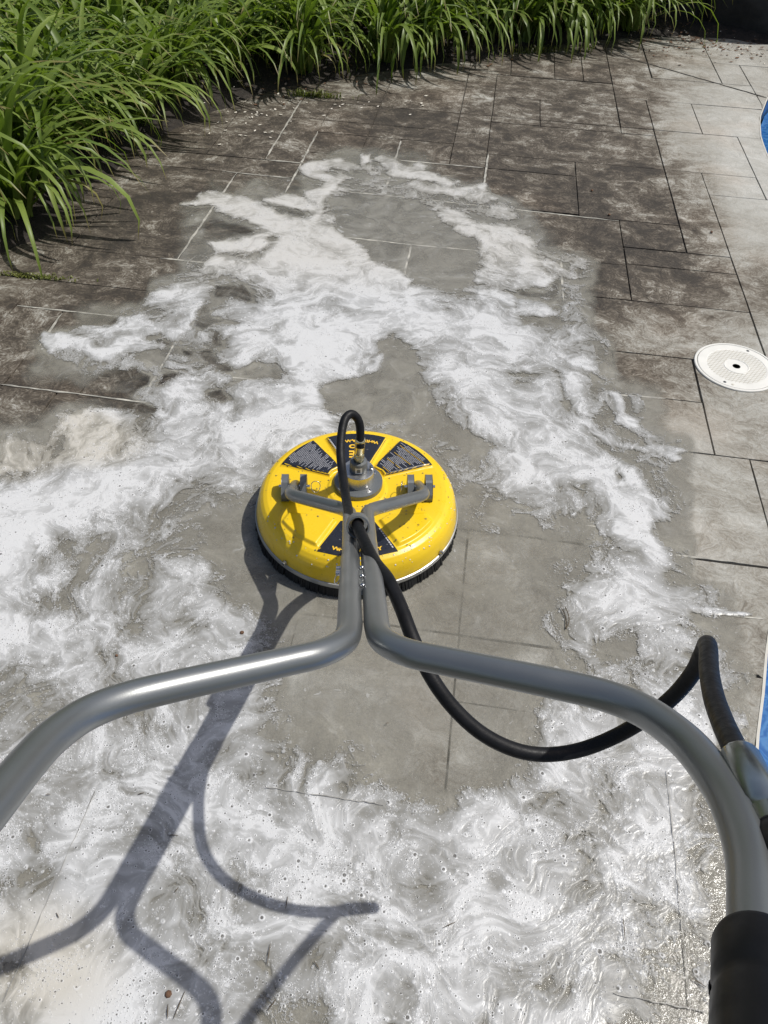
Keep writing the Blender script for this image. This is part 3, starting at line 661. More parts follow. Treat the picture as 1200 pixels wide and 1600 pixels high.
# small organic displacement of the traced outlines
def vnoise(X, Y, s, seed):
    r = np.random.default_rng(seed); G = r.random((64, 64)); fx = (X*s) % 63; fy = (Y*s) % 63
    ix = fx.astype(int); iy = fy.astype(int); tx = fx-ix; ty = fy-iy; tx = tx*tx*(3-2*tx); ty = ty*ty*(3-2*ty)
    return (G[iy, ix]*(1-tx)+G[iy, ix+1]*tx)*(1-ty)+(G[iy+1, ix]*(1-tx)+G[iy+1, ix+1]*tx)*ty-.5
dx = vnoise(X+9, Y+9, 9, 1)*.05+vnoise(X+9, Y+9, 27, 2)*.018; dy = vnoise(X+9, Y+9, 9, 3)*.05+vnoise(X+9, Y+9, 27, 4)*.018
px2, py2 = prj(X+dx*.55, Y+dy*.55)
Lf, film = fields(px2, py2); Lf = Lf*.93
edge_ok = X < pool_edge(Y)-.02
fade = np.clip((X+2.3)/.25, 0, 1)
Lf = Lf*fade; film = film*fade; Lf[~edge_ok] = 0; film[~edge_ok] = 0
dc = np.hypot(X+.07, Y-1.375)
cream = np.clip(1-np.hypot((px-140)/110, (py-690)/50), 0, 1)*2+np.clip(1-np.hypot((px-20)/90, (py-715)/45), 0, 1)*2+np.clip(1-np.hypot((px-60)/160, (py-1510)/130), 0, 1)*1.6+np.clip(1-np.hypot((px-110)/80, (py-640)/60), 0, 1)+np.clip((470-py)/120, 0, .55)
cream = np.clip(cream, 0, 1)
me = grid_mesh('murky_water', xs, ysg, np.full(X.shape, .0017), film > .04, dict(film=film))
tag(link('murky_water', me, M_film), 'thin murky wash water spread over the scrubbed slabs', 'water', kind='stuff')
zf = .0035+.003*np.clip(Lf-.3, 0, 1)+vnoise(X+9, Y+9, 30, 7)*.0008
me = grid_mesh('soap_foam', xs, ysg, zf, Lf > .17, dict(level=Lf, cream=cream))
foam = tag(link('soap_foam', me, M_foam), 'white marbled soap foam spread in streaks over the wet slabs', 'foam', kind='stuff')
# soapy joints
fl = MB()
lv = []
for x0, y0, x1, y1 in FOAMLINES:
    a = at(x0, y0, .0018); b = at(x1, y1, .0018); L_ = np.linalg.norm(b-a); n = max(2, int(L_/.03)); d = (b-a)/L_; nn = np.array([-d[1], d[0], 0]); vs2 = []
    wmul = min(1.5, .5+np.linalg.norm(a-CP)/4.0)
    for i in range(n+1):
        s = i/n; wd = (.0016+.0022*random.random())*wmul*(1.0 if .04 < s < .96 else .3); p = a+(b-a)*s+nn*random.uniform(-.0015, .0015)
        vs2 += [p+nn*wd, p-nn*wd]
    fl.add(vs2, [(2*i, 2*i+1, 2*i+3, 2*i+2) for i in range(n)])
M_fline = paint('soap_in_joint', (.36, .345, .30), .5, noise=.5, nscale=25)
fl.build('joint_suds', M_fline, foam)

g = MB()
for x0, y0, x1, y1 in ((148, 1236, 5, 1565), (1042, 1204, 1078, 1572), (960, 1552, 1104, 1581), (415, 1230, 600, 1257)):
    a = at(x0, y0, .0068); b = at(x1, y1, .0068); n = 24; d = (b-a)/np.linalg.norm(b-a); nn = np.array([-d[1], d[0], 0]); vs2 = []
    for i in range(n+1):
        p = a+(b-a)*i/n+nn*random.uniform(-.0012, .0012); wd = random.uniform(.0003, .0012)
        vs2 += [p+nn*wd, p-nn*wd]
    g.add(vs2, [(2*i, 2*i+1, 2*i+3, 2*i+2) for i in range(n)])
g.build('joint_groove_suds', paint('grey_suds_groove', (.27, .262, .24), .5, noise=.5, nscale=30), foam)

# ------------------------------------------------------------------ surface cleaner
DZ = .014; OX, OY = -.07+.0135*math.sin(math.radians(3.5)), 1.375-.0135; CYW = math.radians(3.5)
def empty(name, loc, rz=0):
    o = bpy.data.objects.new(name, None); COL.objects.link(o); o.location = loc; o.rotation_euler = (0, 0, rz); o.empty_display_size = .1; return o
sc_ = tag(empty('surface_cleaner', (OX, OY, 0), CYW), 'yellow round pressure surface cleaner with grey forked handles and black hose', 'surface cleaner')
Rm = np.array([[math.cos(CYW), -math.sin(CYW), 0], [math.sin(CYW), math.cos(CYW), 0], [0, 0, 1]])
def loc(P): return Rm.T @ (np.asarray(P)-np.array([OX, OY, 0]))
def ld(px, py, t): return loc(dep(px, py, t))
def arc(r, a0, a1, n=10): return [(r*math.cos(math.radians(a0+(a1-a0)*i/n)), r*math.sin(math.radians(a0+(a1-a0)*i/n))) for i in range(n+1)]
# pads on the cover (local x right, y away)
PAD_C = arc(.207, 66, 114)+[(-.045, .100), (-.030, .066), (.030, .066), (.045, .100)]
PAD_R = arc(.213, 23, 58)+[(.048, .088), (.040, .070), (.060, .055), (.068, .040)]
PAD_L = [(-x, y) for x, y in PAD_R][::-1]
PAD_BR = arc(.213, -64, -32)+[(.165, -.085), (.075, -.09), (.050, -.110)]
PAD_BL = [(-x, y) for x, y in PAD_BR][::-1]
def cover_h(x, y):
    r = np.hypot(x, y)
    h = np.interp(r, [0, .05, .070, .075, .20, .212, .222, .232, .240, .246, .250, .2535], [.104, .104, .104, .100, .0985, .0980, .0965, .0915, .0825, .070, .052, .033])
    for P, hh in ((PAD_C, .0080), (PAD_R, .0080), (PAD_L, .0080), (PAD_BR, .0085), (PAD_BL, .0085)):
        sd = polysd(P, x, y); t = np.clip((sd+.001)/.0065, 0, 1); t = t*t*(3-2*t); h = h+hh*t*np.clip((.232-r)/.012, 0, 1)
    return h
rs = np.concatenate([np.linspace(.0, .19, 84), np.linspace(.192, .24, 34)[0:], np.array([.242, .244, .246, .248, .2495, .251, .2525, .2535])]); nt_ = 320
TH = np.linspace(0, 2*math.pi, nt_, endpoint=False)
RR, TT = np.meshgrid(rs, TH, indexing='ij'); XX = RR*np.cos(TT); YY2 = RR*np.sin(TT); ZZ = cover_h(XX, YY2)
V = np.stack([XX, YY2, ZZ], -1).reshape(-1, 3); nr = len(rs)
V = np.vstack([V, np.stack([.2535*np.cos(TH), .2535*np.sin(TH), np.full(nt_, .026)], -1)]); nr += 1
q = [(i*nt_+j, (i+1)*nt_+j, (i+1)*nt_+(j+1) % nt_, i*nt_+(j+1) % nt_) for i in range(nr-1) for j in range(nt_)]
me = bpy.data.meshes.new('cover'); me.from_pydata(V.tolist(), [], q); me.update(); cover = link('cover', me, M_yellow, sc_, True)
def inset(P, d):
    """shrink polygon by sampling its centroid direction"""
    P = np.array(P); c = P.mean(0); v = P-c; l = np.linalg.norm(v, axis=1)[:, None]; return (c+v*(1-d/l)).tolist()
def draped(name, poly, mat, off=.0006, step=.004):
    P = np.array(poly); x0, y0 = P.min(0)-.004; x1, y1 = P.max(0)+.004
    # fan of rings from centroid keeps a crisp outline
    c = P.mean(0); n = len(P); k = 14; seg = 6
    B = np.array([P[i]+(P[(i+1) % n]-P[i])*s/seg for i in range(n) for s in range(seg)]); m = len(B)
    pts = [c]+[c+(b-c)*(i+1)/k for i in range(k) for b in B]; pts = np.array(pts)
    z = cover_h(pts[:, 0], pts[:, 1])+off
    fs = [(0, 1+j, 1+(j+1) % m) for j in range(m)]+[(1+i*m+j, 1+(i+1)*m+j, 1+(i+1)*m+(j+1) % m, 1+i*m+(j+1) % m) for i in range(k-1) for j in range(m)]
    g = MB(); g.add(np.column_stack([pts, z]), fs); o = g.build(name, mat, cover, True); return o
DEC_C = arc(.204, 68, 112)+[(-.040, .100), (-.028, .070), (.028, .070), (.040, .100)]
draped('decal', inset(PAD_C, .0035), M_decal); draped('decal', inset(PAD_R, .0035), M_decal); draped('decal', inset(PAD_L, .0035), M_decal)
PAD_B = [(-.094, -.203), (-.05, -.216), (0, -.221), (.05, -.216), (.094, -.203), (.040, -.110), (-.040, -.110)]
draped('decal', PAD_B, M_decal, .0007)
# small print on the two instruction decals
def print_lines(pad, mat, ang, rows, par, sel, name):
    c = np.array(pad).mean(0); ca, sa = math.cos(ang), math.sin(ang); g = MB()
    px_, py_ = [], []
    for r in rows:
        if not sel(r): continue
        x = -.12+random.uniform(0, .012)
        while x < .12:
            w_ = random.uniform(.008, .030)
            pts = [(x, r-.00055), (x+w_, r-.00055), (x+w_, r+.00055), (x, r+.00055)]
            W = np.array([(c[0]+a*ca-b*sa, c[1]+a*sa+b*ca) for a, b in pts])
            sd = polysd(inset(pad, .010), W[:, 0], W[:, 1])
            if (sd > 0).all():
                z = cover_h(W[:, 0], W[:, 1])+.0011; g.add(np.column_stack([W, z]), [(0, 1, 2, 3)])
            x += w_+random.choice([.0012, .0012, .0016, .006 if random.random() < .3 else .001])
    if g.v: tag(g.build(name, mat, cover), kind='stuff')
rows = np.arange(-.08, .08, .0043)
hd = lambda r: int(round(r/.0043)) % 7 in (2,)
print_lines(PAD_R, M_print, math.radians(-50), rows, cover, lambda r: not hd(r), 'small_print')
print_lines(PAD_R, M_yprint, math.radians(-50), rows, cover, hd, 'small_print')
print_lines(PAD_L, M_print, math.radians(50), rows, cover, lambda r: True, 'small_print')
g = MB()
for (x0, y0), (x1, y1) in (((-.072, .176), (-.047, .125)), ((.052, -.135), (.083, -.196))):
    for i in range(9):
        s = i/9; s2 = s+.085; w_ = .0016
        a = np.array([x0+(x1-x0)*s, y0+(y1-y0)*s]); b = np.array([x0+(x1-x0)*s2, y0+(y1-y0)*s2]); n_ = np.array([-(y1-y0), x1-x0]); n_ = n_/np.linalg.norm(n_)*w_
        W = np.array([a+n_, b+n_, b-n_, a-n_]); g.add(np.column_stack([W, cover_h(W[:, 0], W[:, 1])+.0015]), [(0, 1, 2, 3)])
tag(g.build('small_print', M_print, cover), kind='stuff')
def text(body, x, y, size, rz, mat, z=None, bold=.0006, sx=1.0):
    c = bpy.data.curves.new('lettering', 'FONT'); c.body = body; c.size = size; c.align_x = 'CENTER'; c.align_y = 'CENTER'; c.offset = bold; c.extrude = .0002
    t_ = bpy.data.objects.new('lettering_outline', c); COL.objects.link(t_); dg = bpy.context.evaluated_depsgraph_get(); dg.update()
    me = bpy.data.meshes.new_from_object(t_.evaluated_get(dg)); bpy.data.objects.remove(t_); me.materials.clear(); me.materials.append(mat)
    o = bpy.data.objects.new('lettering', me); COL.objects.link(o); o.parent = cover
    zz = float(cover_h(np.array([x]), np.array([y]))[0])+.0014 if z is None else z
    o.location = (x, y, zz); o.rotation_euler = (0, 0, rz); o.scale = (sx, 1, 1); return o
# lettering bends round the disc: one glyph at a time
def arc_text(body, r, a_mid, size, step, flip):
    wd = {'W': 1.38, 'H': 1.12, 'I': .58, 'R': 1.05, 'L': .92, '-': .66, 'A': 1.12, 'Y': 1.05}
    tot = sum(wd[c] for c in body); run = 0.0
    for ch in body:
        ang = math.radians(a_mid)+(run+wd[ch]/2-tot/2)*step; run += wd[ch]
        text(ch, r*math.cos(ang), r*math.sin(ang), size, ang+math.pi/2, M_yprint, sx=1.2)
arc_text('WHIRL-A-WAY', .204, -90, .0150, .0104/.204, False)          # front decal, reads from the handle side
arc_text('WHIRL-A-WAY', .172, 90, .0140, .0100/.172, True)            # rear decal, reads from the far side
text('I  O', -.002, .149, .019, math.pi, M_yprint, bold=.001, sx=1.2)
text('BE', -.002, .119, .036, math.pi, M_yprint, bold=.0014, sx=.95)

# water droplets standing on the cover
g = MB()
for _ in range(420):
    r = .25*math.sqrt(random.random()); a = random.uniform(0, 2*math.pi); x, y = r*math.cos(a), r*math.sin(a)
    if r < .06 or (x < 0 and random.random() < .45): continue
    if r > .23: continue
    s = random.choice([.0008, .0011, .0015, .0022]); z = float(cover_h(np.array([x]), np.array([y]))[0])
    vs2 = [(x+s*math.cos(t)*1.1, y+s*math.sin(t), z+.0005) for t in np.linspace(0, 2*math.pi, 7)[:-1]]+[(x+s*.6*math.cos(t), y+s*.6*math.sin(t), z+.0005+s*.45) for t in np.linspace(0, 2*math.pi, 7)[:-1]]+[(x, y, z+.0005+s*.6)]
    g.add(vs2, [(i, (i+1) % 6, 6+(i+1) % 6, 6+i) for i in range(6)]+[(6+i, 6+(i+1) % 6, 12) for i in range(6)])
mw, ntw, bw = new_mat('water_droplet'); bw.inputs['Transmission Weight'].default_value = .9; bw.inputs['Roughness'].default_value = .03; bw.inputs['IOR'].default_value = 1.33
hN = N(ntw); hN.put(bw.inputs['Base Color'], hN.mix(hN.noise(hN.geo(), 50), (.9, .9, .9), (1, 1, 1)))
tag(g.build('water_droplets', mw, sc_, True), kind='stuff')
g = MB()
for _ in range(70):
    a = random.uniform(math.radians(-160), math.radians(20)); r = random.uniform(.225, .247); x, y = r*math.cos(a), r*math.sin(a); z = float(cover_h(np.array([x]), np.array([y]))[0]); s = random.uniform(.0008, .0028)
    e = np.array([math.cos(a), math.sin(a), 0]); p = np.array([x, y, z])
    g.lathe([(s, 0), (s*.7, s*.35), (s*.1, s*.5)], p, n=6, ax=[np.array([-e[1], e[0], 0]), np.cross(e*.6+np.array([0, 0, .8]), np.array([-e[1], e[0], 0])), e*.6+np.array([0, 0, .8])])
tag(g.build('foam_flecks', paint('foam_fleck', (.6, .6, .58), .4), cover, True), kind='stuff')
# trim band and brush
g = MB(); g.lathe([(.2505, .020), (.2565, .021), (.2572, .027), (.2565, .033), (.2540, .034)], n=128, cap=False); g.build('trim_band', M_trim, sc_, auto=40)
g = MB(); g.lathe([(.250, .004), (.252, .012), (.2490, .040)], n=128, cap=False); brush = g.build('brush_skirt', M_bristle, sc_, True)
g = MB()
nb = 620
for i in range(nb):
    a = 2*math.pi*i/nb; blk = int(i/13); gap = (i % 13) in (0,)
    if gap and blk % 3 == 0: continue
    r = .2475+random.uniform(-.001, .0015); out = .0065+random.uniform(.000, .004)+((blk*7) % 5)*.0007; zb = random.uniform(.0004, .003)+((blk*5) % 3)*.0015
    e = np.array([math.cos(a), math.sin(a), 0]); t = np.array([-math.sin(a), math.cos(a), 0])
    p0 = e*(r+.002)+np.array([0, 0, .040]); p1 = e*(r+out)+np.array([0, 0, zb])+t*random.uniform(-.001, .001); w_ = .0013
    g.add([p0-t*w_, p0+t*w_, p1+t*w_, p1-t*w_, p0-t*w_-e*.004, p0+t*w_-e*.004, p1+t*w_-e*.003, p1-t*w_-e*.003], [(0, 1, 2, 3), (5, 4, 7, 6), (0, 3, 7, 4), (1, 5, 6, 2), (3, 2, 6, 7)])
tag(g.build('bristles', M_bristle, brush), kind='stuff')
# rim screws
def bolt(name, p, r, h, mat, parent, ax=None, n=6, socket=False):
    g = MB(); g.lathe([(r*1.35, 0), (r*1.35, h*.25), (r, h*.3), (r, h*.9), (r*.8, h)], p, n=24 if socket else n*1, ax=ax)
    o = g.build(name, mat, parent, auto=30)
    if socket:
        g = MB(); g.lathe([(r*.55, h), (r*.5, h+.0004)], p, n=6, ax=ax); g.build('socket', M_hole, o)
    return o
for a in (-132, -38):
    t = math.radians(a); e = np.array([math.cos(t), math.sin(t), 0]); bolt('rim_screw', e*.2535+np.array([0, 0, .040]), .0045, .008, M_steel, sc_, ax=[np.array([-e[1], e[0], 0]), (0, 0, 1), e], socket=True)
# centre swivel
C0 = (.003, .012, 0)
g = MB(); g.lathe([(.0585, .100), (.0600, .102), (.0600, .1165), (.0588, .118), (.034, .118)], C0, n=64, cap=False); fl_ = g.build('flange', M_greyflat, sc_, auto=35)
for a in (-55, 35, 125, 215):
    t = math.radians(a); bolt('flange_bolt', (C0[0]+.047*math.cos(t), C0[1]+.047*math.sin(t), .1182), .0052, .0022, M_steel, fl_, socket=True)
g = MB(); g.lathe([(.0385, .117), (.0385, .1535), (.0370, .155), (.0215, .155)], C0, n=64, cap=False); g.build('swivel_body', M_alu, sc_, auto=35)
g = MB(); g.lathe([(.0215, .154), (.0222, .158), (.0210, .180), (.0198, .183), (.0125, .184), (.0125, .180)], C0, n=48, cap=True); sh_ = g.build('swivel_head', M_greyflat, sc_, auto=35)
g = MB(); V = []
for k in range(9):
    a = math.radians(-112+44*k/8); V += [(C0[0]+.0228*math.cos(a), C0[1]+.0228*math.sin(a), .1595), (C0[0]+.0222*math.cos(a), C0[1]+.0222*math.sin(a), .1765)]
g.add(V, [(2*k, 2*k+2, 2*k+3, 2*k+1) for k in range(8)]); g.build('sticker', M_sticker, sh_)
g = MB(); V = []
for k in range(5):
    a = math.radians(-100+20*k/4); V += [(C0[0]+.0232*math.cos(a), C0[1]+.0232*math.sin(a), .1632), (C0[0]+.0228*math.cos(a), C0[1]+.0228*math.sin(a), .1728)]
g.add(V, [(2*k, 2*k+2, 2*k+3, 2*k+1) for k in range(4)]); g.build('grey_patch', M_greyflat, sh_)
g = MB(); g.lathe([(.0055, 0), (.0055, .005), (.0035, .006), (.0035, .009), (.0048, .011), (.003, .014)], (C0[0]+.031, C0[1]-.002, .155), n=6); g.build('grease_nipple', M_steel, sc_, auto=30)
# hose fitting
b0 = np.array([C0[0], C0[1], .182+DZ]); b1 = ld(563, 686, 1.775)
ax = (b1-b0); Lf_ = np.linalg.norm(ax); az_ = ax/Lf_; axx = np.cross(az_, (0, 1, 0)); axx /= np.linalg.norm(axx); axy = np.cross(az_, axx)
g = MB(); g.lathe([(.0105, 0), (.0125, .001), (.0125, Lf_*.30), (.0105, Lf_*.32), (.0100, Lf_*.42)], b0, n=6, ax=[axx, axy, az_]); g.build('hex_nut', M_brass, sc_, auto=25)
g = MB(); g.lathe([(.0100, Lf_*.36), (.0120, Lf_*.42), (.0122, Lf_*.98), (.0108, Lf_)], b0, n=18, ax=[axx, axy, az_]); g.build('hose_ferrule', M_brass, sc_, auto=25)
# brackets
for s in (-1, 1):
    for x0, x1 in ((.167, .184), (.123, .139)):
        prof = [(-.045, .099), (-.047, .112), (-.044, .120), (-.022, .141), (-.016, .1435), (.004, .1435), (.010, .139), (.014, .099)]
        vs2 = [(s*x0, y, z) for y, z in prof]+[(s*x1, y, z) for y, z in prof]; n = len(prof)
        fs = [tuple(range(n)), tuple(range(2*n-1, n-1, -1))]+[(i, (i+1) % n, n+(i+1) % n, n+i) for i in range(n)]
        g = MB(); g.add(vs2, fs); o = g.build('hinge_plate', M_greyflat, sc_)
        md = o.modifiers.new('bevel', 'BEVEL'); md.width = .0012; md.segments = 2
    g = MB(); g.tube([(s*.115, -.022, .1285), (s*.19, -.022, .1285)], .0042, 12); pin = g.build('hinge_pin', M_steel, sc_, auto=40)
    cx = s*.112; rr = .0145
    pts = [(cx+(-s)*.001*math.sin(t*2)+(rr*(-s))*.75+rr*math.cos(t)*.75, -.024+rr*math.sin(t)*.55, .1285+rr*math.sin(t)*.8) for t in np.linspace(0, 2*math.pi, 25)]
    if s > 0: pts = [(cx-.004+.002*math.cos(t), -.024+rr*.9*math.cos(t), .130+rr*math.sin(t)) for t in np.linspace(0, 2*math.pi, 25)]
    g = MB(); g.tube(pts, .0009, 6); g.build('split_ring', M_steel, pin, True)
# handle frame lies in one plane hinged on the cover
TN = .70; NRM = np.array([0, TN, 1.])/math.hypot(TN, 1)
def hp(x, y, off=0.0): return np.array([x, y+.0135, .13+TN*(-.025-y)])+NRM*off
TR = .0143
for s in (-1, 1):
    pts = fillet([hp(s*.152, -.008), hp(s*.158, -.115), hp(s*.0175, -.272), hp(s*.0150, -.60)], [.040, .045], 10)
    g = MB(); g.tube(pts, TR, 28); g.build('yoke_tube', M_grey, sc_, auto=50)
    way = [(.0158, -.595), (.0160, -.70), (.0161, -.80), (.0163, -.856), (.0225, -.890), (.046, -.918), (.080, -.936), (.13, -.960), (.18, -.984), (.220, -1.006), (.246, -1.032), (.259, -1.066), (.2625, -1.10)]
    way += [(.257, -1.150), (.238, -1.205), (.209, -1.256), (.178, -1.31), (.14, -1.37)] if s > 0 else [(.263, -1.16), (.263, -1.25), (.262, -1.35), (.261, -1.46)]
    pts = spline([hp(s*a_, b_) for a_, b_ in way], 6)
    if s > 0: RP = pts
    g = MB(); g.tube(pts, TR*1.06, 32); g.build('handle_tube', M_grey, sc_, auto=50)
# weld plate and clevis pins between the tubes
g = MB(); c = hp(0.001, -.70, .002); yd = np.array([0, -1, TN]); yd /= np.linalg.norm(yd)
g.box(c, (.010, .10, .010), [(1, 0, 0), yd, NRM]); wp = g.build('spacer_plate', M_grey, sc_)
for k in (-.045, .0, .045):
    g = MB(); g.lathe([(.003, 0), (.0042, .0015), (.0035, .004), (.0015, .005)], c+yd*k+NRM*.005, n=12, ax=[(1, 0, 0), yd, NRM]); g.build('weld_bead', M_steel, wp, True)
for yk in (-.640, -.662):
    g = MB(); g.tube([hp(-.037, yk), hp(-.016, yk)], .0038, 12); g.build('lock_pin', M_steel, sc_, auto=40)
g = MB(); c = hp(-.034, -.685); g.tube([c+np.array([.0, math.cos(t)*.004, 0])+yd*.022*math.sin(t)+np.array([math.cos(t)*.004, 0, 0]) for t in np.linspace(0, 2*math.pi, 20)], .0009, 6); g.build('split_ring', M_steel, sc_, True)
# hose guide ring on the pole
rc = hp(-.003, -.515, .033)
g = MB(); g.lathe([(.0165, -.016), (.0195, -.016), (.0198, -.014), (.0198, .014), (.0195, .016), (.0165, .016), (.0165, -.016)], rc, n=40, ax=[(1, 0, 0), NRM, yd], cap=False); g.build('hose_guide_ring', M_greyflat, sc_, auto=35)
# hose
HP = [(563, 700, 1.785), (563, 680, 1.775), (562, 664, 1.765), (557, 652, 1.755), (548, 647, 1.745), (539, 655, 1.735), (534, 675, 1.725), (532, 705, 1.71), (535, 740, 1.68), (541, 780, 1.60), (549, 815, 1.46)]
HP2 = [(583, 874, 1.17), (606, 905, 1.095), (626, 948, 1.045), (646, 1000, 1.012), (672, 1055, .998), (706, 1103, .997), (750, 1144, 1.0), (800, 1170, 1.006), (850, 1179, 1.013), (905, 1172, 1.015), (960, 1151, 1.0), (1010, 1122, .972), (1052, 1088, .943), (1082, 1052, .914), (1098, 1020, .887), (1104, 1006, .866), (1107, 1014, .835), (1108, 1048, .775), (1115, 1088, .715), (1129, 1128, .66), (1146, 1165, .612), (1162, 1196, .575)]
HT = [ld(*p) for p in HP]+[rc-yd*.012+NRM*.001, rc+yd*.018]+[ld(*p) for p in HP2]
g = MB(); g.tube(spline(HT, 8), .0098, 20); g.build('hose', M_rubber, sc_, True)
# crimp, trigger gun
c0 = ld(1155, 1183, .59); c1 = ld(1212, 1300, .505); a = c1-c0; L_ = np.linalg.norm(a); a /= L_; ex = np.cross(a, (0, 0, 1)); ex /= np.linalg.norm(ex); ey = np.cross(a, ex)
g = MB(); g.lathe([(.0125, 0), (.0150, .001), (.0155, .003), (.0152, L_*.70), (.0135, L_*.74), (.0130, L_*.80), (.0142, L_*.82), (.0142, L_)], c0, n=16, ax=[ex, ey, a]); g.build('crimp_fitting', M_zinc, sc_, auto=30)
g = MB(); g.lathe([(.010, -.02), (.0175, 0), (.019, .02), (.019, .10), (.024, .16), (.024, .22), (.018, .26)], c1+a*.012, n=20, ax=[ex, ey, a]); g.build('trigger_gun', M_blackpl, sc_, auto=40)
# hand grips: moulded black sleeves with a collar and slots
for s in (-1, 1):
    e0, e1 = (hp(.203, -1.268), hp(.114, -1.416)) if s > 0 else (hp(-.263, -1.30), hp(-.261, -1.46)); a = e1-e0; L_ = np.linalg.norm(a); a /= L_; ex = np.array([1., 0, 0]); ex = ex-a*(ex @ a); ex /= np.linalg.norm(ex); ey = np.cross(a, ex)
    g = MB(); g.lathe([(.0150, .022), (.0195, .016), (.0200, .002), (.0208, -.001), (.0226, -.001), (.0238, .003), (.0234, .030), (.0225, .034), (.0225, .040), (.0236, .044), (.0238, L_-.01), (.021, L_)], e0, n=40, ax=[ex, ey, a], cap=False)
    gr = g.build('hand_grip', M_blackpl, sc_, auto=35)
    for k, (an, z) in enumerate(((200, .030), (250, .075), (200, .11), (310, .11))):
        t = math.radians(an); e = ex*math.cos(t)+ey*math.sin(t); g = MB()
        g.lathe([(.004, 0), (.0035, .0008), (.001, .001)], e0+a*z+e*.0234, n=16, ax=[np.cross(e, a), a*1.8, e]); g.build('grip_slot', M_hole, gr)

for o in sc_.children:
    if o.name.split('.')[0] in ('cover', 'water_droplets', 'trim_band', 'rim_screw', 'flange', 'swivel_body', 'swivel_head', 'grease_nipple', 'hinge_plate', 'hinge_pin'): o.location.z = DZ
# ------------------------------------------------------------------ skimmer lid
SL = at(1150, 574, .0); sk = tag(empty('skimmer_lid', (float(SL[0]), float(SL[1]), 0), math.radians(20)), 'round white skimmer lid with diamond tread set in the deck', 'skimmer lid')
rL = .134
g = MB(); g.lathe([(rL, -.003), (rL, .0035), (rL-.002, .0050), (rL-.0075, .0050), (rL-.0085, .0035), (rL-.0085, .001)], n=96, cap=False); g.build('collar_ring', M_white, sk, auto=30)
g = MB(); g.lathe([(rL-.0085, .0008), (rL-.0100, .0010)], n=96, cap=False); g.build('gap', M_hole, sk)
g = MB(); g.lathe([(0.0001, .0042), (.036, .0044), (.0375, .0058), (.0395, .0058), (.041, .0044), (.095, .0044), (.0965, .0054), (.122, .0052), (.1238, .0040), (.1240, .0008)][::-1], n=96, cap=False); lid = g.build('lid_disc', M_white, sk, auto=30)
g = MB(); g.lathe([(.0125, .0046), (.001, .0046)], n=32, cap=True); g.build('finger_hole', M_hole, lid)
g = MB(); sp = .0125
for fam in (1, -1):
    dr = np.array([math.cos(math.radians(32*fam)), math.sin(math.radians(32*fam))]); nr_ = np.array([-dr[1], dr[0]])
    for i in range(-9, 10):
        o_ = i*sp*.85
        for sgn in (-1, 1):
            hi = math.sqrt(max(0, .094**2-o_*o_)); lo = math.sqrt(max(0, .042**2-o_*o_)) if abs(o_) < .042 else 0.0
            if hi < .01: continue
            a_ = nr_*o_+dr*lo*sgn; b_ = nr_*o_+dr*hi*sgn; w_ = .0011
            g.add([(*(a_+nr_*w_), .0050), (*(b_+nr_*w_), .0050), (*(b_-nr_*w_), .0050), (*(a_-nr_*w_), .0050)], [(0, 1, 2, 3)])
tag(g.build('tread_ridges', M_whited, lid), kind='stuff')
for an in (215, 35, 228):
    t = math.radians(an); bolt('lid_screw', (.111*math.cos(t), .111*math.sin(t), .0050), .0038, .0016, M_whited if an == 228 else M_greyflat, lid, n=12, socket=an != 228)

# ------------------------------------------------------------------ planting bed
BP = np.array(BED); 
bx = np.arange(-6.4, 5.2, .035); by = np.arange(1.9, 8.9, .035); X, Y = np.meshgrid(bx, by); sd = polysd(BED_IN, X, Y)
sdn = sd+vnoise(X+9, Y+9, 11, 21)*.06
Z = np.clip(sdn, -.08, .25)*.20+np.where(sdn > .02, (vnoise(X+9, Y+9, 8, 22)+vnoise(X+9, Y+9, 23, 23))*.02, 0)+np.clip(sdn, 0, .05)*.1
me = grid_mesh('soil', bx, by, Z, sdn > -.06, {}); tag(link('soil', me, M_soil), kind='structure')

def blade_mesh(L_, W_, droop, up, twist, seed):
    r = random.Random(seed); n = 9; vs2 = []; x = 0.0; z = 0.0; ang = up; uvs = []
    for i in range(n+1):
        s = i/n; w_ = W_*(.55+.45*min(1, s*4))*(1-max(0, s-.45)/.56)**.75 if s < 1 else .0006
        tw = twist*s; fold = .35*w_
        ca, sa = math.cos(ang), math.sin(ang); nx, nz = -sa, ca
        for k in (-1, 0, 1):
            yy_ = k*w_*math.cos(tw); d = (0 if k == 0 else fold)+k*w_*math.sin(tw)
            vs2.append((x+nx*d, yy_, z+nz*d)); uvs.append(((k+1)/2, s))
        x += L_/n*ca; z += L_/n*sa; ang -= droop*(.25+1.35*s)/n*1.35+r.uniform(-.03, .03)
    fs = [(3*i+k, 3*i+k+1, 3*i+k+4, 3*i+k+3) for i in range(n) for k in (0, 1)]
    return vs2, fs, uvs
def mk_mesh(name, vs2, fs, uvs, mat):
    me = bpy.data.meshes.new(name); me.from_pydata(vs2, [], fs); me.update(); u = me.uv_layers.new(name='UVMap')
    li = np.empty(len(me.loops), np.int32); me.loops.foreach_get('vertex_index', li); u.data.foreach_set('uv', np.array(uvs)[li].reshape(-1).astype(np.float32))
    me.materials.append(mat); me.polygons.foreach_set('use_smooth', [True]*len(me.polygons)); return me
BL = []
for k in range(26):
    up = random.uniform(1.0, 1.42) if k % 3 else random.uniform(.8, 1.05)
    BL.append((random.uniform(.52, .78), random.uniform(.0105, .0165), random.uniform(1.9, 3.1) if k % 4 else random.uniform(1.0, 1.7), up, random.uniform(-.6, .6), k))
BMesh = [mk_mesh('leaf', *blade_mesh(*b), M_leaf) for b in BL]
BDry = [mk_mesh('leaf', *blade_mesh(.40, .007, 2.9, 1.0, .8, 90+k), M_dryleaf) for k in range(3)]
BRaw = [blade_mesh(*b) for b in BL]
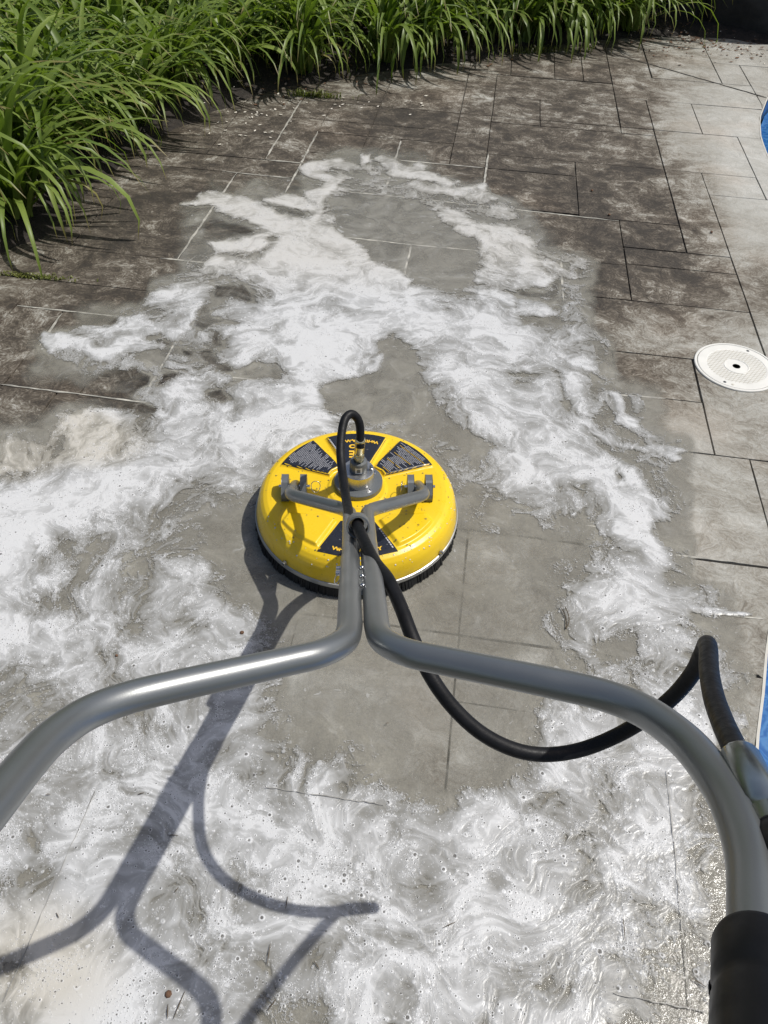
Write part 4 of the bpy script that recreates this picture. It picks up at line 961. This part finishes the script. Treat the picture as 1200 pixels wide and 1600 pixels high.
# clump positions by dart throwing
cl = []; tries = 0
while tries < 9000 and len(cl) < 190:
    tries += 1; x, y = random.uniform(-4.6, 2.2), random.uniform(2.2, 8.6)
    s = float(polysd(BED_IN, np.array([x]), np.array([y]))[0])
    if s < (.13 if x < -.6 else .08) or s > 2.3: continue
    px_, py_ = prj(x, y, .35)
    if px_ < -230 or px_ > 1120 or py_ < -190 or py_ > 460: continue
    if x > 1.60: continue
    mind = .19 if s < .5 else .26
    if all((x-a)**2+(y-b)**2 > mind**2 for a, b, _ in cl): cl.append((x, y, s))
cl.sort(key=lambda c: math.hypot(c[0], c[1]))
ORD = ['first', 'second', 'third', 'fourth', 'fifth', 'sixth', 'seventh', 'eighth', 'ninth', 'tenth', 'eleventh', 'twelfth', 'thirteenth', 'fourteenth', 'fifteenth', 'sixteenth', 'seventeenth', 'eighteenth', 'nineteenth', 'twentieth']
edges = sorted([c for c in cl if c[2] < .31], key=lambda c: prj(c[0], c[1], 0)[0])
print('clumps', len(cl))
NEAR = 34; nleaf = 0
front_i = 0
for i, (x, y, s) in enumerate(cl):
    root = empty('daylily', (x, y, .02), random.uniform(0, 6.28))
    px_, py_ = prj(x, y, .3); edge = s < .31
    sca = random.uniform(.88, 1.12)
    if edge:
        q = edges.index((x, y, s)); h2 = len(edges)-1-q
        lbl = ('daylily clump spilling over the deck edge, %s from the near left corner' % ORD[q]) if q < h2 else ('daylily clump at the far deck edge, %s from the dark boulders' % ORD[h2])
    elif px_ < 380: lbl = 'daylily clump deep in the bed at the upper left behind the edge plants'
    else: lbl = 'daylily clump behind the first row along the top of the photo'
    tag(root, lbl, 'daylily', 'daylilies massed in the bed '+('along its deck edge' if edge else 'behind the edge row'))
    if i < NEAR:
        nl = 46
        eo = float(polysd(BED_IN, np.array([x+.05]), np.array([y]))[0])-s; en = float(polysd(BED_IN, np.array([x]), np.array([y+.05]))[0])-s; outw = math.atan2(-en, -eo)-root.rotation_euler.z
        for k in range(nl):
            dry = random.random() < .03
            o = bpy.data.objects.new('leaf', random.choice(BDry) if dry else random.choice(BMesh)); COL.objects.link(o); o.parent = root
            bias = s < .5 and random.random() < .45
            o.rotation_euler = (random.uniform(-.12, .12), random.uniform(-.22, .18)-(.06 if bias else 0), outw+random.gauss(0, .8) if bias else random.uniform(0, 6.28)); rr = random.uniform(0, .05); t = random.uniform(0, 6.28)
            o.location = (rr*math.cos(t), rr*math.sin(t), 0); sc = sca*random.uniform(.72, 1.15); o.scale = (sc, sc*random.uniform(.9, 1.25), sc)
    else:
        eo = float(polysd(BED_IN, np.array([x+.05]), np.array([y]))[0])-s; en = float(polysd(BED_IN, np.array([x]), np.array([y+.05]))[0])-s; outw = math.atan2(-en, -eo)-root.rotation_euler.z
        vs2 = []; fs = []; uvs = []
        for k in range(54):
            bv, bf, bu = random.choice(BRaw); q = len(vs2); a = random.uniform(0, 6.28); ti = random.uniform(-.2, .2); a = (outw+random.gauss(0, .8)) if (s < .5 and random.random() < .45) else a; sc = sca*random.uniform(.7, 1.15)
            V = np.array(bv)*sc*np.array([1, random.uniform(.9, 1.3), 1]); V = V @ np.array([[math.cos(ti), 0, -math.sin(ti)], [0, 1, 0], [math.sin(ti), 0, math.cos(ti)]])
            V = V @ np.array([[math.cos(a), math.sin(a), 0], [-math.sin(a), math.cos(a), 0], [0, 0, 1]]); rr = random.uniform(0, .06); t = random.uniform(0, 6.28)
            V[:, 0] += rr*math.cos(t); V[:, 1] += rr*math.sin(t); vs2 += V.tolist(); fs += [tuple(j+q for j in f) for f in bf]; uvs += bu
        me = mk_mesh('leaves', vs2, fs, uvs, M_leaf); o = bpy.data.objects.new('leaves', me); COL.objects.link(o); o.parent = root; tag(o, kind='stuff')

# dark boulder closing the bed at the far right
def rock(name, c, r, seed, mat, n=36):
    rr = np.random.default_rng(seed); dirs = rr.normal(size=(16, 3)); dirs /= np.linalg.norm(dirs, axis=1)[:, None]; offs = rr.uniform(.72, 1.0, 16)
    vs2 = []; fs = []
    for i in range(n+1):
        for j in range(2*n):
            th = math.pi*i/n; ph = math.pi*j/n; d = np.array([math.sin(th)*math.cos(ph), math.sin(th)*math.sin(ph), math.cos(th)])
            k = np.min(np.where(dirs @ d > .15, offs/np.maximum(dirs @ d, .15), 9)); k = min(k, 1.15)
            k += .02*math.sin(9*d[0]+seed)+.02*math.sin(13*d[1]+2*d[2]*7)
            vs2.append(np.array(c)+d*k*np.array(r))
    for i in range(n):
        for j in range(2*n): fs.append((i*2*n+j, (i+1)*2*n+j, (i+1)*2*n+(j+1) % (2*n), i*2*n+(j+1) % (2*n)))
    g = MB(); g.add(vs2, fs); return g.build(name, mat, auto=45)
tag(rock('boulder', (2.78, 6.42, .30), (1.0, .50, 1.0), 3, M_rock), 'large dark boulder in deep shade at the end of the bed', 'boulder')
tag(rock('boulder', (1.98, 6.62, .15), (.45, .42, .7), 5, M_rock), 'smaller dark boulder half hidden behind the last daylilies', 'boulder')
# unseen evergreen, added out of view so its shade darkens the boulder corner
ev = tag(empty('added_shade_shrub', (3.1, 7.15, 0)), 'unseen evergreen shrub added to shade the boulders at the far corner', 'shrub')
g = MB(); g.tube([(0, 0, 0), (.05, .02, .8), (.0, .05, 1.8)], [.09, .07, .04], 10); g.build('trunk', M_twig, ev, True)
vs2 = []; fs = []; uvs = []
for _ in range(15000):
    d = rng.normal(size=3); d /= np.linalg.norm(d); rr = rng.uniform(.45, 1.0)**.6
    p = d*rr*np.array([1.6, .95, .95])*(1+.12*math.sin(5*d[0]+3*d[1]))+np.array([0, 0, 1.75])
    if p[2] < .85: continue
    a = rng.normal(size=3); a /= np.linalg.norm(a); b_ = np.cross(a, d); b_ /= np.linalg.norm(b_)+1e-6; q = len(vs2); s1 = rng.uniform(.03, .07)
    vs2 += [(p-a*s1).tolist(), (p+b_*s1*.35).tolist(), (p+a*s1).tolist(), (p-b_*s1*.35).tolist()]; fs.append((q, q+1, q+2, q+3)); uvs += [(0, 0), (1, .3), (0, 1), (.5, .5)]
o = bpy.data.objects.new('crown', mk_mesh('crown', vs2, fs, uvs, M_yew)); COL.objects.link(o); o.parent = ev; tag(o, kind='stuff')

# grass tuft in the joint by the bed, moss in the left joint
def tuft(name, c, d, n, hgt, label, cat, spread):
    vs2 = []; fs = []; uvs = []
    for _ in range(n):
        s = random.gauss(0, spread); p = np.array(c)+np.array(d)*s+np.array([random.gauss(0, .008), random.gauss(0, .008), 0]); a = random.uniform(0, 6.28); L_ = hgt*random.uniform(.4, 1.1)
        e = np.array([math.cos(a), math.sin(a), 0]); t = np.array([-e[1], e[0], 0]); q = len(vs2); w_ = .0025
        m1 = p+e*L_*.3+np.array([0, 0, L_*.7]); tp = p+e*L_*.9+np.array([0, 0, L_*.75])
        vs2 += [(p-t*w_).tolist(), (p+t*w_).tolist(), (m1+t*w_).tolist(), (m1-t*w_).tolist(), tp.tolist()]; fs += [(q, q+1, q+2, q+3), (q+3, q+2, q+4)]; uvs += [(0, 0), (1, 0), (1, .6), (0, .6), (.5, 1)]
    o = bpy.data.objects.new(name, mk_mesh(name, vs2, fs, uvs, M_leafgrass)); COL.objects.link(o); return tag(o, label, cat)
M_leafgrass = leaf_mat('grass_blade', (.11, .15, .03), (.22, .22, .07))
c = at(493, 152); tag(tuft('grass', c, (1, -.03, 0), 150, .045, 'small yellowish grass tuft growing in a joint by the daylilies', 'grass', .07), kind='stuff')
c = at(45, 432); tag(tuft('moss', c, (1, -.08, 0), 260, .012, 'little green moss growing in the control joint on the left', 'moss', .075), kind='stuff')
c = at(840, 83); tag(tuft('weed', c, (1, .3, 0), 120, .05, 'pale weeds sprouting at the far bed edge', 'weeds', .12), kind='stuff')

# litter: petals and dry bits along the bed edge
def scatter(name, pts, n, size, mat, label, cat, spread):
    g = MB()
    for _ in range(n):
        cx_, cy_ = random.choice(pts); x = cx_+random.gauss(0, spread); y = cy_+random.gauss(0, spread); a = random.uniform(0, 6.28); s = size*random.uniform(.4, 1.3)
        e = np.array([math.cos(a), math.sin(a), 0])*s; t = np.array([-math.sin(a), math.cos(a), 0])*s*random.uniform(.25, .7); z = np.array([0, 0, .004]); p = np.array([x, y, .0])+z
        sdv = float(polysd(BED_IN, np.array([x]), np.array([y]))[0]); p[2] += max(0, sdv)*.24+(.01 if sdv > 0 else 0)
        g.add([p-e, p+t+z*.3, p+e+z*.6, p-t], [(0, 1, 2, 3)])
    return tag(g.build(name, mat), label, cat, kind='stuff')
L1 = [at(a, b)[:2] for a, b in ((390, 175), (420, 160), (360, 185), (410, 185), (340, 215), (395, 195), (460, 170), (540, 165), (640, 160))]
scatter('petals', L1, 90, .010, M_petal, 'tiny white petals scattered on the dark slabs beside the daylilies', 'petals', .10)
L2 = [at(a, b)[:2] for a, b in ((1060, 60), (1090, 62), (1110, 68), (1130, 75), (1160, 78), (1190, 82), (1040, 55), (1065, 80), (1010, 60))]
scatter('litter', L2, 110, .009, M_petal, 'pale leaf litter scattered in front of the dark boulder', 'litter', .10)
scatter('mulch', L2+[at(a, b)[:2] for a, b in ((430, 135), (445, 140), (560, 110), (800, 70), (780, 78), (740, 90))], 420, .015, M_debris, 'brown mulch and dry leaves along the far bed edge', 'mulch', .13)
# twig and conifer needles lying in the suds
tw = MB(); base = at(884, 983, .006); p1 = at(876, 948, .008); p2 = at(888, 960, .012); p3 = at(883, 948, .010)
tw.tube(spline([base, at(889, 972, .009), p2, p3], 5), .0011, 6); tw.tube(spline([base, at(884, 965, .007), p1], 5), .0009, 6)
tag(tw.build('twig', M_twig, smooth=True), 'forked brown twig lying on the wet slab right of the yellow cleaner', 'twig')
g = MB()
for a, b, ang, ln in ((975, 1450, 85, .036), (1092, 1535, -30, .024), (702, 1445, 25, .024), (276, 1390, 60, .010), (420, 1490, 88, .03), (280, 1570, 75, .04), (448, 1410, 85, .02), (425, 1570, 55, .02), (262, 1580, 100, .02), (220, 1240, 20, .012), (75, 1241, 5, .010), (605, 1130, 10, .008), (495, 1508, -50, .016), (90, 1430, -50, .01), (1010, 1100, -20, .02), (915, 1376, 10, .008), (270, 1305, 0, .02)):
    p = at(a, b, .0075); t = math.radians(ang); e = np.array([math.cos(t), math.sin(t), 0])*ln/2; g.tube([p-e, p+np.array([0, 0, .001]), p+e], [.0004, .0009, .0004], 5)
tag(g.build('needles', M_twig), 'small dark needles and grass clippings floating in the foam', 'clippings', kind='stuff')
g = MB()
for a, b, s in ((378, 988, .005), (263, 1553, .006), (182, 1024, .0035), (1112, 362, .006), (925, 297, .006), (952, 335, .006)):
    p = at(a, b, .006); g.lathe([(s*.9, -.003), (s, 0), (s*.6, .002), (0.0002, .003)], p, n=7)
tag(g.build('crumbs', M_debris, smooth=True), 'dark crumbs of dirt lying on slabs and foam', 'dirt crumbs', kind='stuff')
